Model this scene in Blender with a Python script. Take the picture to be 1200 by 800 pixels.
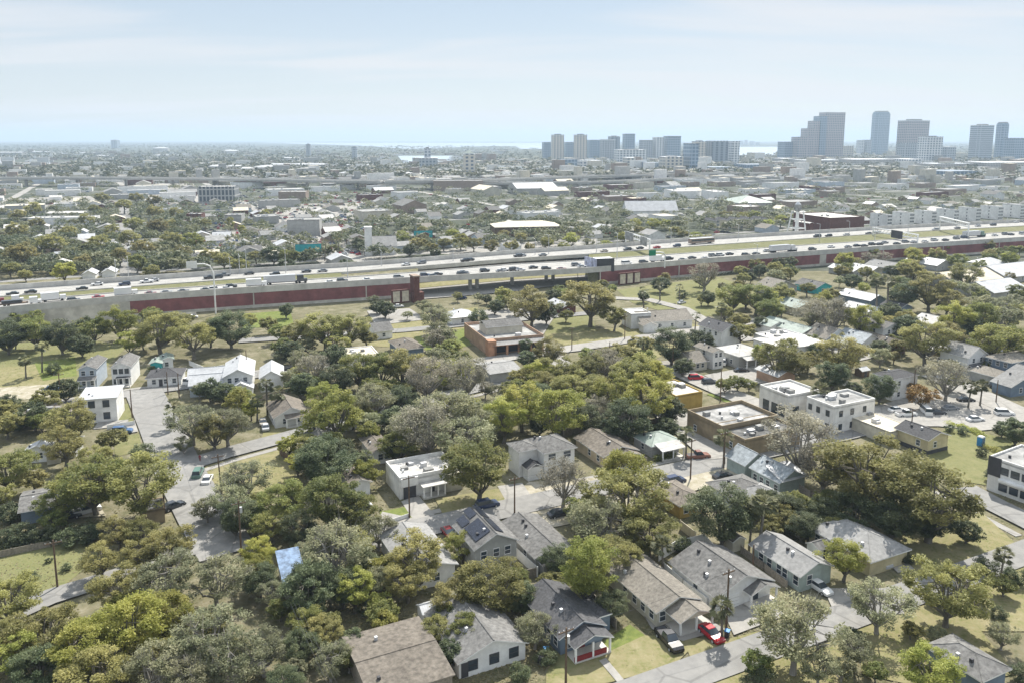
import bpy, math, random, re
import numpy as np
from mathutils import Vector
for _o in list(bpy.data.objects): bpy.data.objects.remove(_o)
scene = bpy.context.scene
COL = scene.collection

# ------------------------------------------------------------------ camera
CAM_H, FOC, HORIZON, PITCH = 70.0, 933.0, 162.5, math.radians(9.0)
CP, SP = math.cos(PITCH), math.sin(PITCH)
Y0 = HORIZON + FOC * math.tan(PITCH)
cam = bpy.data.cameras.new('camera'); cam_o = bpy.data.objects.new('camera', cam); COL.objects.link(cam_o)
cam.sensor_width = 36.0; cam.lens = FOC / 1200 * 36; cam.shift_y = -(400 - Y0) / 1200
cam.clip_start = 1.0; cam.clip_end = 60000
cam_o.location = (0, 0, CAM_H); cam_o.rotation_euler = (math.pi / 2 - PITCH, 0, 0)
scene.camera = cam_o

# ------------------------------------------------------------------ light
SUN_EL, SUN_AZ = math.radians(49), math.radians(21)      # azimuth clockwise from +Y
world = bpy.data.worlds.new('World'); scene.world = world; world.use_nodes = True
nt = world.node_tree; nt.nodes.clear()
def wn(t, **k):
    n = nt.nodes.new(t)
    for a, b in k.items(): setattr(n, a, b)
    return n
w_out = wn('ShaderNodeOutputWorld'); w_bg = wn('ShaderNodeBackground')
sky = wn('ShaderNodeTexSky'); sky.sky_type = 'NISHITA'; sky.sun_disc = False
sky.sun_elevation = SUN_EL; sky.sun_rotation = SUN_AZ; sky.altitude = 70; sky.air_density = 1.0; sky.dust_density = 0.6; sky.ozone_density = 1.5
tc = wn('ShaderNodeTexCoord'); sep = wn('ShaderNodeSeparateXYZ'); mx = wn('ShaderNodeMath', operation='MAXIMUM'); mx.inputs[1].default_value = 0.012
cmb = wn('ShaderNodeCombineXYZ'); L = nt.links.new
L(tc.outputs['Generated'], sep.inputs[0]); L(sep.outputs[2], mx.inputs[0])
L(sep.outputs[0], cmb.inputs[0]); L(sep.outputs[1], cmb.inputs[1]); L(mx.outputs[0], cmb.inputs[2]); L(cmb.outputs[0], sky.inputs[0])
# thin streaky high cloud: noise over the direction projected on a cloud plane
dv = wn('ShaderNodeMath', operation='ADD'); dv.inputs[1].default_value = 0.10; L(mx.outputs[0], dv.inputs[0])
dx = wn('ShaderNodeMath', operation='DIVIDE'); dy = wn('ShaderNodeMath', operation='DIVIDE')
L(sep.outputs[0], dx.inputs[0]); L(dv.outputs[0], dx.inputs[1]); L(sep.outputs[1], dy.inputs[0]); L(dv.outputs[0], dy.inputs[1])
c2 = wn('ShaderNodeCombineXYZ'); L(dx.outputs[0], c2.inputs[0]); L(dy.outputs[0], c2.inputs[1])
mp = wn('ShaderNodeMapping'); mp.inputs['Scale'].default_value = (0.28, 0.8, 1); mp.inputs['Rotation'].default_value = (0, 0, 0.25); mp.inputs['Location'].default_value = (0.9, 1.3, 0); L(c2.outputs[0], mp.inputs[0])
nz = wn('ShaderNodeTexNoise'); nz.inputs['Scale'].default_value = 1.3; nz.inputs['Detail'].default_value = 6; nz.inputs['Roughness'].default_value = 0.5; nz.inputs['Distortion'].default_value = 0.6
L(mp.outputs[0], nz.inputs['Vector'])
cr = wn('ShaderNodeMapRange'); cr.inputs[1].default_value = 0.42; cr.inputs[2].default_value = 0.68; cr.inputs[3].default_value = 0.0; cr.inputs[4].default_value = 0.8; cr.interpolation_type = 'SMOOTHSTEP'
L(nz.outputs[0], cr.inputs[0])
mixc = wn('ShaderNodeMix'); mixc.data_type = 'RGBA'; mixc.inputs[7].default_value = (5.9, 6.0, 6.2, 1)
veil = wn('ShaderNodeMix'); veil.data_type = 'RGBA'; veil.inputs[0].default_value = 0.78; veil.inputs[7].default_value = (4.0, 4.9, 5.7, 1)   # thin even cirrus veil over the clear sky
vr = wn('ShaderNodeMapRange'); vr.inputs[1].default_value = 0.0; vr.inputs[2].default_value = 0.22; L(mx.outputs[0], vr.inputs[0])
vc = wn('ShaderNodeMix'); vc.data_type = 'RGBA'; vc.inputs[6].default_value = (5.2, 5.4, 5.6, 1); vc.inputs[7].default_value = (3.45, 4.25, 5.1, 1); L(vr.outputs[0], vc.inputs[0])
vr2 = wn('ShaderNodeMapRange'); vr2.inputs[1].default_value = 0.24; vr2.inputs[2].default_value = 0.6; L(mx.outputs[0], vr2.inputs[0])      # unseen sky overhead made brighter, added to fill the shadows
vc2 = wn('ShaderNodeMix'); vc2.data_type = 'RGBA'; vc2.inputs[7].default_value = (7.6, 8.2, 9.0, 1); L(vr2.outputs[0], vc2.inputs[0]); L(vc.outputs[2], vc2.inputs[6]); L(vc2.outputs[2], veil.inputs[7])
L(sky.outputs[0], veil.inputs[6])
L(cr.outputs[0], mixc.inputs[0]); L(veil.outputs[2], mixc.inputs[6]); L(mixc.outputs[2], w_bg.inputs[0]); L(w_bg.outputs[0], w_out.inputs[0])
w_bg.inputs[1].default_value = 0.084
sun = bpy.data.lights.new('sun', 'SUN'); sun.energy = 4.7; sun.angle = math.radians(0.55); sun.color = (1.0, 0.95, 0.87)
sun_o = bpy.data.objects.new('sun', sun); COL.objects.link(sun_o)
sd = Vector((math.sin(SUN_AZ) * math.cos(SUN_EL), math.cos(SUN_AZ) * math.cos(SUN_EL), math.sin(SUN_EL)))
sun_o.rotation_euler = (-sd).to_track_quat('-Z', 'Y').to_euler(); sun_o.location = (60, 200, 300)
vs = scene.view_settings; vs.view_transform = 'Standard'; vs.look = 'None'; vs.exposure = 0.78; vs.gamma = 1.0; vs.use_curve_mapping = False
scene.render.engine = 'CYCLES'
cy = scene.cycles; cy.max_bounces = 5; cy.diffuse_bounces = 3; cy.glossy_bounces = 2; cy.transmission_bounces = 3; cy.volume_bounces = 0; cy.transparent_max_bounces = 6
cy.use_denoising = True; cy.caustics_reflective = False; cy.caustics_refractive = False

# ------------------------------------------------------------------ where a pixel of the 1200x800 photo meets height z
def G(px, py, z=0.0):
    u = (px - 600) / FOC; v = (Y0 - py) / FOC
    t = (CAM_H - z) / (SP - v * CP)
    return np.array([u * t, (CP + v * SP) * t])
def PJ(x, y, z):
    d = y * CP - (z - CAM_H) * SP
    return 600 + FOC * x / d, Y0 - FOC * (y * SP + (z - CAM_H) * CP) / d
def PPM(px, py, z=0.0):
    u, v = (px - 600) / FOC, (Y0 - py) / FOC
    return FOC * (SP - v * CP) / (CAM_H - z)
GA = math.radians(26)                     # street grid

# ------------------------------------------------------------------ materials
MATS = {}
def mat(name, col, rough=0.8, var=0.0, scale=1.0, col2=None, spec=0.3, metal=0.0, bump=0.0, kind=None, **kw):
    if name in MATS: return MATS[name]
    m = bpy.data.materials.new(name); m.use_nodes = True; t = m.node_tree; b = t.nodes['Principled BSDF']
    b.inputs['Roughness'].default_value = rough; b.inputs['Metallic'].default_value = metal; b.inputs['Specular IOR Level'].default_value = spec
    b.inputs['Base Color'].default_value = (*col, 1)
    lk = t.links.new; N = t.nodes.new
    if var or col2:
        c = N('ShaderNodeTexCoord')
        n = N('ShaderNodeTexNoise'); n.inputs['Scale'].default_value = scale; n.inputs['Detail'].default_value = 6; n.inputs['Roughness'].default_value = 0.62
        lk(c.outputs['Object'], n.inputs['Vector'])
        r = N('ShaderNodeValToRGB'); lk(n.outputs[0], r.inputs[0])
        a = [max(0, x * (1 - var)) for x in col]; d = list(col2) if col2 else [min(1, x * (1 + var)) for x in col]
        r.color_ramp.elements[0].position = 0.34; r.color_ramp.elements[1].position = 0.66
        r.color_ramp.elements[0].color = (*a, 1); r.color_ramp.elements[1].color = (*d, 1)
        last = r.outputs[0]
        n2 = N('ShaderNodeTexNoise'); n2.inputs['Scale'].default_value = .28; n2.inputs['Detail'].default_value = 5; n2.inputs['Roughness'].default_value = .7; lk(c.outputs['Object'], n2.inputs['Vector'])
        r2 = N('ShaderNodeMapRange'); r2.inputs[1].default_value = .35; r2.inputs[2].default_value = .65; r2.inputs[3].default_value = .80; r2.inputs[4].default_value = 1.06; lk(n2.outputs[0], r2.inputs[0])
        x2 = N('ShaderNodeMix'); x2.data_type = 'RGBA'; x2.blend_type = 'MULTIPLY'; x2.inputs[0].default_value = 1; lk(last, x2.inputs[6]); lk(r2.outputs[0], x2.inputs[7]); last = x2.outputs[2]
        if kind == 'stripes':                      # boards or ribs along local height / run
            w = N('ShaderNodeTexWave'); w.wave_type = 'BANDS'; w.bands_direction = kw.get('dir', 'Z'); w.inputs['Scale'].default_value = kw.get('ws', 1.5); w.inputs['Distortion'].default_value = 0.0
            lk(c.outputs['Object'], w.inputs['Vector'])
            x = N('ShaderNodeMix'); x.data_type = 'RGBA'; x.blend_type = 'MULTIPLY'; x.inputs[0].default_value = kw.get('wf', 0.3)
            lk(last, x.inputs[6]); lk(w.outputs[1], x.inputs[7]); last = x.outputs[2]
        if kw.get('obj'):                          # each object a shade of its own
            oi = N('ShaderNodeObjectInfo'); mr = N('ShaderNodeMapRange'); mr.inputs[3].default_value = 1 - kw['obj']; mr.inputs[4].default_value = 1 + kw['obj']
            lk(oi.outputs['Random'], mr.inputs[0]); x = N('ShaderNodeMix'); x.data_type = 'RGBA'; x.blend_type = 'MULTIPLY'; x.inputs[0].default_value = 1
            lk(last, x.inputs[6]); lk(mr.outputs[0], x.inputs[7]); last = x.outputs[2]
        lk(last, b.inputs['Base Color'])
        if bump:
            bp = N('ShaderNodeBump'); bp.inputs['Strength'].default_value = bump; bp.inputs['Distance'].default_value = 0.1; lk(n.outputs[0], bp.inputs['Height']); lk(bp.outputs[0], b.inputs['Normal'])
    MATS[name] = m
    return m
def ground_mat(name, cols, scales, rough=0.95, crack=False):
    """Three colours mixed by two noises, world-sized patches."""
    m = bpy.data.materials.new(name); m.use_nodes = True; t = m.node_tree; b = t.nodes['Principled BSDF']; lk = t.links.new; N = t.nodes.new
    b.inputs['Roughness'].default_value = rough; b.inputs['Specular IOR Level'].default_value = 0.1
    c = N('ShaderNodeTexCoord'); last = None
    for i, s in enumerate(scales):
        n = N('ShaderNodeTexNoise'); n.inputs['Scale'].default_value = s; n.inputs['Detail'].default_value = 8; n.inputs['Roughness'].default_value = 0.6; lk(c.outputs['Object'], n.inputs['Vector'])
        r = N('ShaderNodeMapRange'); r.inputs[1].default_value = 0.38; r.inputs[2].default_value = 0.62; lk(n.outputs[0], r.inputs[0])
        x = N('ShaderNodeMix'); x.data_type = 'RGBA'; lk(r.outputs[0], x.inputs[0])
        if last is None: x.inputs[6].default_value = (*cols[0], 1)
        else: lk(last, x.inputs[6])
        x.inputs[7].default_value = (*cols[i + 1], 1); last = x.outputs[2]
    if crack:                                      # tar seams and cracks
        v = N('ShaderNodeTexVoronoi'); v.feature = 'DISTANCE_TO_EDGE'; v.inputs['Scale'].default_value = .085; dn = N('ShaderNodeTexNoise'); dn.inputs['Scale'].default_value = .7
        ad = N('ShaderNodeVectorMath'); ad.operation = 'MULTIPLY_ADD'; ad.inputs[1].default_value = (7, 7, 0); lk(dn.outputs['Color'], ad.inputs[0]); lk(c.outputs['Object'], ad.inputs[2]); lk(ad.outputs[0], v.inputs['Vector'])
        r = N('ShaderNodeMapRange'); r.inputs[1].default_value = .008; r.inputs[2].default_value = .018; r.inputs[3].default_value = .80; r.inputs[4].default_value = 1.0; lk(v.outputs[0], r.inputs[0])
        x = N('ShaderNodeMix'); x.data_type = 'RGBA'; x.blend_type = 'MULTIPLY'; x.inputs[0].default_value = 1; lk(last, x.inputs[6]); lk(r.outputs[0], x.inputs[7]); last = x.outputs[2]
    lk(last, b.inputs['Base Color']); MATS[name] = m
    return m
def leaf_mat(name, a, b2, trans=0.3):
    m = bpy.data.materials.new(name); m.use_nodes = True; t = m.node_tree; b = t.nodes['Principled BSDF']; lk = t.links.new; N = t.nodes.new
    b.inputs['Roughness'].default_value = 0.55; b.inputs['Specular IOR Level'].default_value = 0.25
    at = N('ShaderNodeAttribute'); at.attribute_name = 'tint'
    x = N('ShaderNodeMix'); x.data_type = 'RGBA'; x.inputs[6].default_value = (*a, 1); x.inputs[7].default_value = (*b2, 1); lk(at.outputs['Fac'], x.inputs[0])
    oi = N('ShaderNodeObjectInfo'); h = N('ShaderNodeHueSaturation')
    r1 = N('ShaderNodeMapRange'); r1.inputs[3].default_value = 0.482; r1.inputs[4].default_value = 0.508; lk(oi.outputs['Random'], r1.inputs[0])
    mm = N('ShaderNodeMath'); mm.operation = 'MULTIPLY'; mm.inputs[1].default_value = 7.13; fr = N('ShaderNodeMath'); fr.operation = 'FRACT'; lk(oi.outputs['Random'], mm.inputs[0]); lk(mm.outputs[0], fr.inputs[0])
    r2 = N('ShaderNodeMapRange'); r2.inputs[3].default_value = 0.75; r2.inputs[4].default_value = 1.25; lk(fr.outputs[0], r2.inputs[0])
    lk(r1.outputs[0], h.inputs['Hue']); lk(r2.outputs[0], h.inputs['Value']); lk(x.outputs[2], h.inputs['Color'])
    lk(h.outputs[0], b.inputs['Base Color'])
    tr = N('ShaderNodeBsdfTranslucent'); lk(h.outputs[0], tr.inputs[0]); ms = N('ShaderNodeMixShader'); ms.inputs[0].default_value = trans
    lk(b.outputs[0], ms.inputs[1]); lk(tr.outputs[0], ms.inputs[2]); lk(ms.outputs[0], t.nodes['Material Output'].inputs[0])
    MATS[name] = m
    return m

M = {}
M['shingle_grey'] = mat('shingle_grey', (.15, .147, .14), .9, .35, 1.6, obj=.12)
M['shingle_dark'] = mat('shingle_dark', (.075, .075, .078), .9, .35, 2.5, obj=.15)
M['shingle_tan'] = mat('shingle_tan', (.20, .183, .155), .9, .3, 2.0, obj=.12)
M['shingle_brown'] = mat('shingle_brown', (.165, .145, .12), .9, .35, 1.5, obj=.12)
M['shingle_light'] = mat('shingle_light', (.26, .258, .25), .85, .2, 1.5, obj=.1)
M['metal_white'] = mat('metal_white', (.50, .51, .52), .5, .1, 1.5, kind='stripes', dir='X', ws=.9, wf=.12)
M['metal_blue'] = mat('metal_blue', (.33, .365, .385), .6, .3, 1.2, kind='stripes', dir='X', ws=1.3, wf=.25)
M['metal_green'] = mat('metal_green', (.25, .30, .265), .6, .15, .6)
M['tarp_blue'] = mat('tarp_blue', (.15, .22, .33), .6, .45, 1.2, bump=.4)
M['flat_white'] = mat('flat_white', (.52, .505, .475), .8, .25, .4, bump=.1)
M['flat_grey'] = mat('flat_grey', (.30, .30, .29), .9, .35, .4)
M['flat_black'] = mat('flat_black', (.07, .07, .07), .9, .5, .5, col2=(.2, .2, .19))
M['flat_cream'] = mat('flat_cream', (.62, .56, .44), .85, .12, .6)
M['flat_patchy'] = mat('flat_patchy', (.24, .24, .235), .9, .4, .35, col2=(.46, .455, .44))
M['wall_white'] = mat('wall_white', (.78, .78, .76), .7, .06, .7, kind='stripes', ws=1.6, wf=.07)
M['wall_stucco'] = mat('wall_stucco', (.74, .73, .70), .85, .08, .6)
M['wall_grey'] = mat('wall_grey', (.40, .40, .38), .8, .1, .8, kind='stripes', ws=1.6, wf=.12)
M['wall_beige'] = mat('wall_beige', (.56, .53, .44), .8, .1, .8, kind='stripes', ws=1.6, wf=.1)
M['wall_blue'] = mat('wall_blue', (.46, .52, .58), .7, .08, .8, kind='stripes', ws=1.6, wf=.1)
M['wall_slate'] = mat('wall_slate', (.17, .22, .28), .8, .1, .8)
M['wall_yellow'] = mat('wall_yellow', (.52, .46, .29), .8, .1, .8)
M['wall_gold'] = mat('wall_gold', (.42, .30, .09), .8, .1, .8)
M['wall_orange'] = mat('wall_orange', (.42, .23, .14), .85, .15, .5)
M['wall_salmon'] = mat('wall_salmon', (.40, .27, .19), .85, .15, .5)
M['wall_teal'] = mat('wall_teal', (.40, .47, .44), .8, .15, .8, kind='stripes', ws=1.6, wf=.15)
M['wall_tan'] = mat('wall_tan', (.50, .42, .30), .85, .1, .6)
M['wall_ochre'] = mat('wall_ochre', (.27, .215, .14), .85, .15, .6)
M['brick'] = mat('brick', (.135, .062, .052), .9, .25, 1.0)
M['brick_pale'] = mat('brick_pale', (.30, .235, .19), .9, .2, 1.0)
M['trim'] = mat('trim', (.80, .80, .78), .6, .05, 1.0)
M['trim_dark'] = mat('trim_dark', (.06, .06, .065), .7, .1, 1.0)
M['glass'] = mat('glass', (.045, .06, .075), .08, .2, .7, spec=.7)
M['wood'] = mat('wood', (.13, .09, .06), .9, .3, 3.0)
M['wood_grey'] = mat('wood_grey', (.26, .23, .19), .9, .3, 3.0)
M['concrete'] = mat('concrete', (.52, .50, .46), .9, .12, .25)
M['steel'] = mat('steel', (.55, .56, .57), .5, .1, 1.0, metal=.3)
M['solar'] = mat('solar', (.02, .025, .04), .15, .3, 2.0, spec=.6)
M['red'] = mat('red', (.5, .03, .05), .4, .1, 2.0)
M['door_red'] = mat('door_red', (.22, .03, .03), .6, .1, 2.0)
M['porta'] = mat('porta', (.03, .22, .50), .45, .08, 2.0)
M['green_sign'] = mat('green_sign', (.01, .22, .12), .5, .05, 1.0)
M['teal_sign'] = mat('teal_sign', (.04, .36, .38), .5, .08, 1.0)
M['asphalt'] = ground_mat('asphalt', [(0.245, 0.241, 0.228), (0.284, 0.277, 0.262), (0.215, 0.212, 0.203)], [.05, .6], crack=True)
M['paving'] = ground_mat('paving', [(0.310, 0.298, 0.275), (0.353, 0.340, 0.310), (0.275, 0.265, 0.245)], [.06, .8], crack=True)
M['sand'] = ground_mat('sand', [(0.387, 0.353, 0.284), (0.464, 0.430, 0.361), (0.284, 0.258, 0.181)], [.07, .5])
M['lawn'] = ground_mat('lawn', [(.155, .165, .068), (.235, .215, .115), (.125, .14, .058), (.185, .18, .085)], [.06, .45, 2.2])
M['dry_lawn'] = ground_mat('dry_lawn', [(0.215, 0.198, 0.095), (0.292, 0.262, 0.163), (0.138, 0.150, 0.052), (0.232, 0.206, 0.112)], [.09, .5, 2.2])
M['bright_grass'] = ground_mat('bright_grass', [(.145, .175, .045), (.205, .22, .075), (.11, .14, .04)], [.1, .8])
M['earth'] = ground_mat('earth', [(0.146, 0.133, 0.082), (0.292, 0.267, 0.198), (0.073, 0.082, 0.034), (0.172, 0.155, 0.095)], [.06, .3, 1.6])
M['land'] = ground_mat('land', [(.075, .083, .06), (.135, .135, .115), (.055, .066, .042)], [.012, .12])
M['deck_worn'] = ground_mat('deck_worn', [(.31, .305, .29), (.36, .352, .335), (.27, .266, .255)], [.02, .3])
M['deck'] = ground_mat('deck', [(0.368, 0.359, 0.336), (0.423, 0.414, 0.386), (0.313, 0.308, 0.290)], [.03, .4])
M['median'] = ground_mat('median', [(.15, .15, .075), (.20, .19, .11), (.12, .125, .055)], [.05, .4])
M['water'] = mat('water', (.42, .50, .57), .2, .1, .002, spec=.5)  # sky reflection is put into the pale base colour
M['bark'] = mat('bark', (.17, .155, .13), .95, .35, 3.0)
M['bark_pale'] = mat('bark_pale', (.30, .28, .25), .95, .3, 3.0)
M['leaf_olive'] = leaf_mat('leaf_olive', (0.19, 0.195, 0.072), (0.44, 0.42, 0.155), 0.52)
M['leaf_grey'] = leaf_mat('leaf_grey', (0.165, 0.185, 0.1), (0.4, 0.4, 0.235), 0.47)
M['leaf_green'] = leaf_mat('leaf_green', (0.15, 0.19, 0.06), (0.37, 0.38, 0.125), 0.52)
M['leaf_lime'] = leaf_mat('leaf_lime', (0.24, 0.27, 0.06), (0.48, 0.48, 0.14), 0.54)
M['leaf_dark'] = leaf_mat('leaf_dark', (0.06, 0.088, 0.042), (0.18, 0.205, 0.1), 0.4)
M['leaf_rust'] = leaf_mat('leaf_rust', (0.20, 0.198, 0.075), (0.43, 0.40, 0.155), 0.52)
M['leaf_bare'] = leaf_mat('leaf_bare', (0.2, 0.19, 0.14), (0.42, 0.39, 0.28), 0.42)
M['leaf_orange'] = leaf_mat('leaf_orange', (.20, .13, .03), (.33, .20, .05), .3)
M['leaf_palm'] = leaf_mat('leaf_palm', (0.1, 0.115, 0.055), (0.21, 0.21, 0.105), 0.36)
M['leaf_far'] = leaf_mat('leaf_far', (0.062, 0.09, 0.045), (0.20, 0.205, 0.10), 0.36)
M['leaf_distant'] = leaf_mat('leaf_distant', (.045, .062, .032), (.13, .13, .062), .3)
M['leaf_weed'] = leaf_mat('leaf_weed', (.15, .15, .065), (.31, .275, .15), .4)
M['mulch'] = mat('mulch', (.10, .085, .06), .95, .4, 1.0)

# ------------------------------------------------------------------ mesh building
class MB:
    def __init__(s): s.v = []; s.f = []; s.m = []; s.mats = []
    def mi(s, m):
        m = M[m] if isinstance(m, str) else m
        if m not in s.mats: s.mats.append(m)
        return s.mats.index(m)
    def face(s, pts, m):
        k = len(s.v); s.v += [tuple(map(float, p)) for p in pts]; s.f.append(tuple(range(k, k + len(pts)))); s.m.append(s.mi(m)); return s
    def hexa(s, b, t, m, mt=None):
        """b, t: four bottom / four top corners, anticlockwise seen from above"""
        s.face(b[::-1], m); s.face(t, mt or m)
        for i in range(4): j = (i + 1) % 4; s.face([b[i], b[j], t[j], t[i]], m)
        return s
    def box(s, x0, x1, y0, y1, z0, z1, m, mt=None):
        return s.hexa([(x0, y0, z0), (x1, y0, z0), (x1, y1, z0), (x0, y1, z0)], [(x0, y0, z1), (x1, y0, z1), (x1, y1, z1), (x0, y1, z1)], m, mt)
    def prism(s, poly, z0, z1, m, mt=None):
        n = len(poly); s.face([(x, y, z0) for x, y in poly[::-1]], m); s.face([(x, y, z1) for x, y in poly], mt or m)
        for i in range(n):
            a, b = poly[i], poly[(i + 1) % n]; s.face([(*a, z0), (*b, z0), (*b, z1), (*a, z1)], m)
        return s
    def tube(s, pts, rad, m, n=6):
        pts = [np.array(p, float) for p in pts]; rad = rad if hasattr(rad, '__len__') else [rad] * len(pts); rings = []
        for i, p in enumerate(pts):
            d = pts[min(i + 1, len(pts) - 1)] - pts[max(i - 1, 0)]; d /= np.linalg.norm(d) + 1e-9
            a = np.cross(d, (0, 0, 1)) if abs(d[2]) < .9 else np.cross(d, (1, 0, 0)); a /= np.linalg.norm(a); b = np.cross(d, a)
            k = len(s.v); rings.append(k)
            for j in range(n):
                q = p + rad[i] * (a * math.cos(2 * math.pi * j / n) + b * math.sin(2 * math.pi * j / n)); s.v.append(tuple(q))
        mi = s.mi(m)
        for k0, k1 in zip(rings, rings[1:]):
            for j in range(n): jj = (j + 1) % n; s.f.append((k0 + j, k1 + j, k1 + jj, k0 + jj)); s.m.append(mi)
        for k in (rings[0], rings[-1]): s.f.append(tuple(range(k, k + n))); s.m.append(mi)
        return s
    def mesh(s, name):
        me = bpy.data.meshes.new(name); me.from_pydata(s.v, [], s.f)
        for m in s.mats: me.materials.append(m)
        me.polygons.foreach_set('material_index', s.m); me.update(); return me
    def obj(s, name, parent=None): return link(name, s.mesh(name), parent)
def link(name, data, parent=None):
    o = bpy.data.objects.new(name, data); COL.objects.link(o)
    if parent: o.parent = parent
    return o
def quads_mesh(name, V, m, tint=None, nv=4):
    """V: (n, nv, 3) loose faces"""
    n = len(V); me = bpy.data.meshes.new(name); me.vertices.add(n * nv); me.vertices.foreach_set('co', V.reshape(-1).astype('f'))
    me.loops.add(n * nv); me.loops.foreach_set('vertex_index', np.arange(n * nv, dtype='i')); me.polygons.add(n)
    me.polygons.foreach_set('loop_start', np.arange(0, n * nv, nv, dtype='i'))
    if tint is not None: me.attributes.new('tint', 'FLOAT', 'FACE').data.foreach_set('value', tint.astype('f'))
    for x in (m if isinstance(m, list) else [m]): me.materials.append(M[x])
    me.update(calc_edges=True); me.validate(); return me
PENDING, LAND = [], []
def tag(o, label=None, cat=None, group=None, kind=None):
    for k, v in (('label', label), ('category', cat), ('group', group), ('kind', kind)):
        if v: o[k] = v
    return o
def later(o, one, many, px, py, cat, group=None):
    """label decided at the end from the landmark it stands by"""
    o['category'] = cat
    if group: o['group'] = group
    PENDING.append((o, one, many, px, py)); return o
def landmark(px, py, phrase): LAND.append((px, py, phrase))
def empty(name, loc, rz=0.0, sc=1.0):
    o = bpy.data.objects.new(name, None); COL.objects.link(o); o.location = loc; o.rotation_euler = (0, 0, rz); o.scale = (sc, sc, sc); return o
def ball(rng, n): 
    d = rng.normal(size=(n, 3)); d /= np.linalg.norm(d, axis=1)[:, None]; return d
def leaves_at(rng, P, size, tint, flat=.9, asp=.62):
    n = len(P); nrm = ball(rng, n); nrm[:, 2] = np.abs(nrm[:, 2]) + flat; nrm /= np.linalg.norm(nrm, axis=1)[:, None]
    t = np.cross(nrm, ball(rng, n)); t /= np.linalg.norm(t, axis=1)[:, None] + 1e-9; b = np.cross(nrm, t)
    s = size * (.45 + 1.0 * rng.random(n) ** 1.6)[:, None]; t = t * s; b = b * s * asp
    return np.stack([P - t, P - b * .9, P + t, P + b * .9], 1), tint
def facade_mat(name, wall, glass, fh=3.6, cw=4.0, hf=.5, vf=.3, rough=.45):
    m = bpy.data.materials.new(name); m.use_nodes = True; t = m.node_tree; b = t.nodes['Principled BSDF']; lk = t.links.new; N = t.nodes.new
    b.inputs['Roughness'].default_value = rough; c = N('ShaderNodeTexCoord'); s = N('ShaderNodeSeparateXYZ'); lk(c.outputs['Object'], s.inputs[0])
    def op(o, a, v=None):
        n = N('ShaderNodeMath'); n.operation = o
        if isinstance(a, (int, float)): n.inputs[0].default_value = a
        else: lk(a, n.inputs[0])
        if v is not None:
            if isinstance(v, (int, float)): n.inputs[1].default_value = v
            else: lk(v, n.inputs[1])
        return n.outputs[0]
    z = op('GREATER_THAN', op('FRACT', op('DIVIDE', s.outputs[2], fh)), hf)
    x = op('GREATER_THAN', op('FRACT', op('DIVIDE', op('ADD', op('ADD', s.outputs[0], s.outputs[1]), 400.0), cw)), vf)
    k = op('MULTIPLY', z, x); mx_ = N('ShaderNodeMix'); mx_.data_type = 'RGBA'; lk(k, mx_.inputs[0]); mx_.inputs[6].default_value = (*wall, 1); mx_.inputs[7].default_value = (*glass, 1); lk(mx_.outputs[2], b.inputs['Base Color']); M[name] = m
# ------------------------------------------------------------------ the motorway's edges in photo pixels
XS = [-160, 0, 150, 300, 400, 490, 600, 690, 825, 950, 1050, 1200, 1400]
N0 = [374, 363, 348.5, 338.5, 332.5, 327, 321, 316, 305, 296, 289, 279.5, 267]
N1 = [364, 355, 342.5, 332, 326, 319.5, 310.5, 305.5, 296, 287.5, 281, 271.5, 261]
F0 = [358, 348, 336.5, 325.5, 319.5, 312.5, 303.5, 298, 288, 279.5, 273, 265, 254]
F1 = [350, 340.5, 330, 319.5, 313.5, 307, 298, 292, 281.5, 274, 268, 260.5, 250]
# ------------------------------------------------------------------ the land, water, streets
def structure(o): o['kind'] = 'structure'; return o
_lv = [0.02]
def level(): _lv[0] += 0.006; return _lv[0]
gm = MB()
for xs in ((-20000, -600), (-600, 600), (600, 20000)):
    for ys in ((-150, 420), (420, 26000)):
        gm.face([(xs[0], ys[0], 0), (xs[1], ys[0], 0), (xs[1], ys[1], 0), (xs[0], ys[1], 0)], 'earth' if ys[1] == 420 else 'land')
structure(gm.obj('ground'))
def patch(name, m, px, z=None, world=False):
    z = level() if z is None else z
    P = [tuple(p) if world else tuple(G(*p)) for p in px]
    a = sum(P[i][0] * P[(i + 1) % len(P)][1] - P[(i + 1) % len(P)][0] * P[i][1] for i in range(len(P)))
    if a < 0: P = P[::-1]
    return structure(MB().face([(*p, z) for p in P], m).obj(name))
def strip_pts(W, off):
    W = [np.array(w, float) for w in W]; out = []
    for i, p in enumerate(W):
        d = W[min(i + 1, len(W) - 1)] - W[max(i - 1, 0)]; d /= np.linalg.norm(d); out.append(p + off * np.array([-d[1], d[0]]))
    return out
def ribbon(name, m, W, a, b, z, z2=None):
    """flat strip between the offsets a < b (left of the run is positive)"""
    A, B = strip_pts(W, a), strip_pts(W, b); g = MB()
    for i in range(len(W) - 1): g.face([(*A[i], z), (*A[i + 1], z), (*B[i + 1], z), (*B[i], z)], m)
    return structure(g.obj(name))
def kerb(name, m, W, a, b, z0, z1):
    A, B = strip_pts(W, a), strip_pts(W, b); g = MB()
    for i in range(len(W) - 1): g.hexa([(*A[i], z0), (*A[i + 1], z0), (*B[i + 1], z0), (*B[i], z0)], [(*A[i], z1), (*A[i + 1], z1), (*B[i + 1], z1), (*B[i], z1)], m)
    return structure(g.obj(name))
EU = np.array([math.cos(GA), math.sin(GA)]); EV = np.array([-math.sin(GA), math.cos(GA)])
ROADP = []
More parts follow.
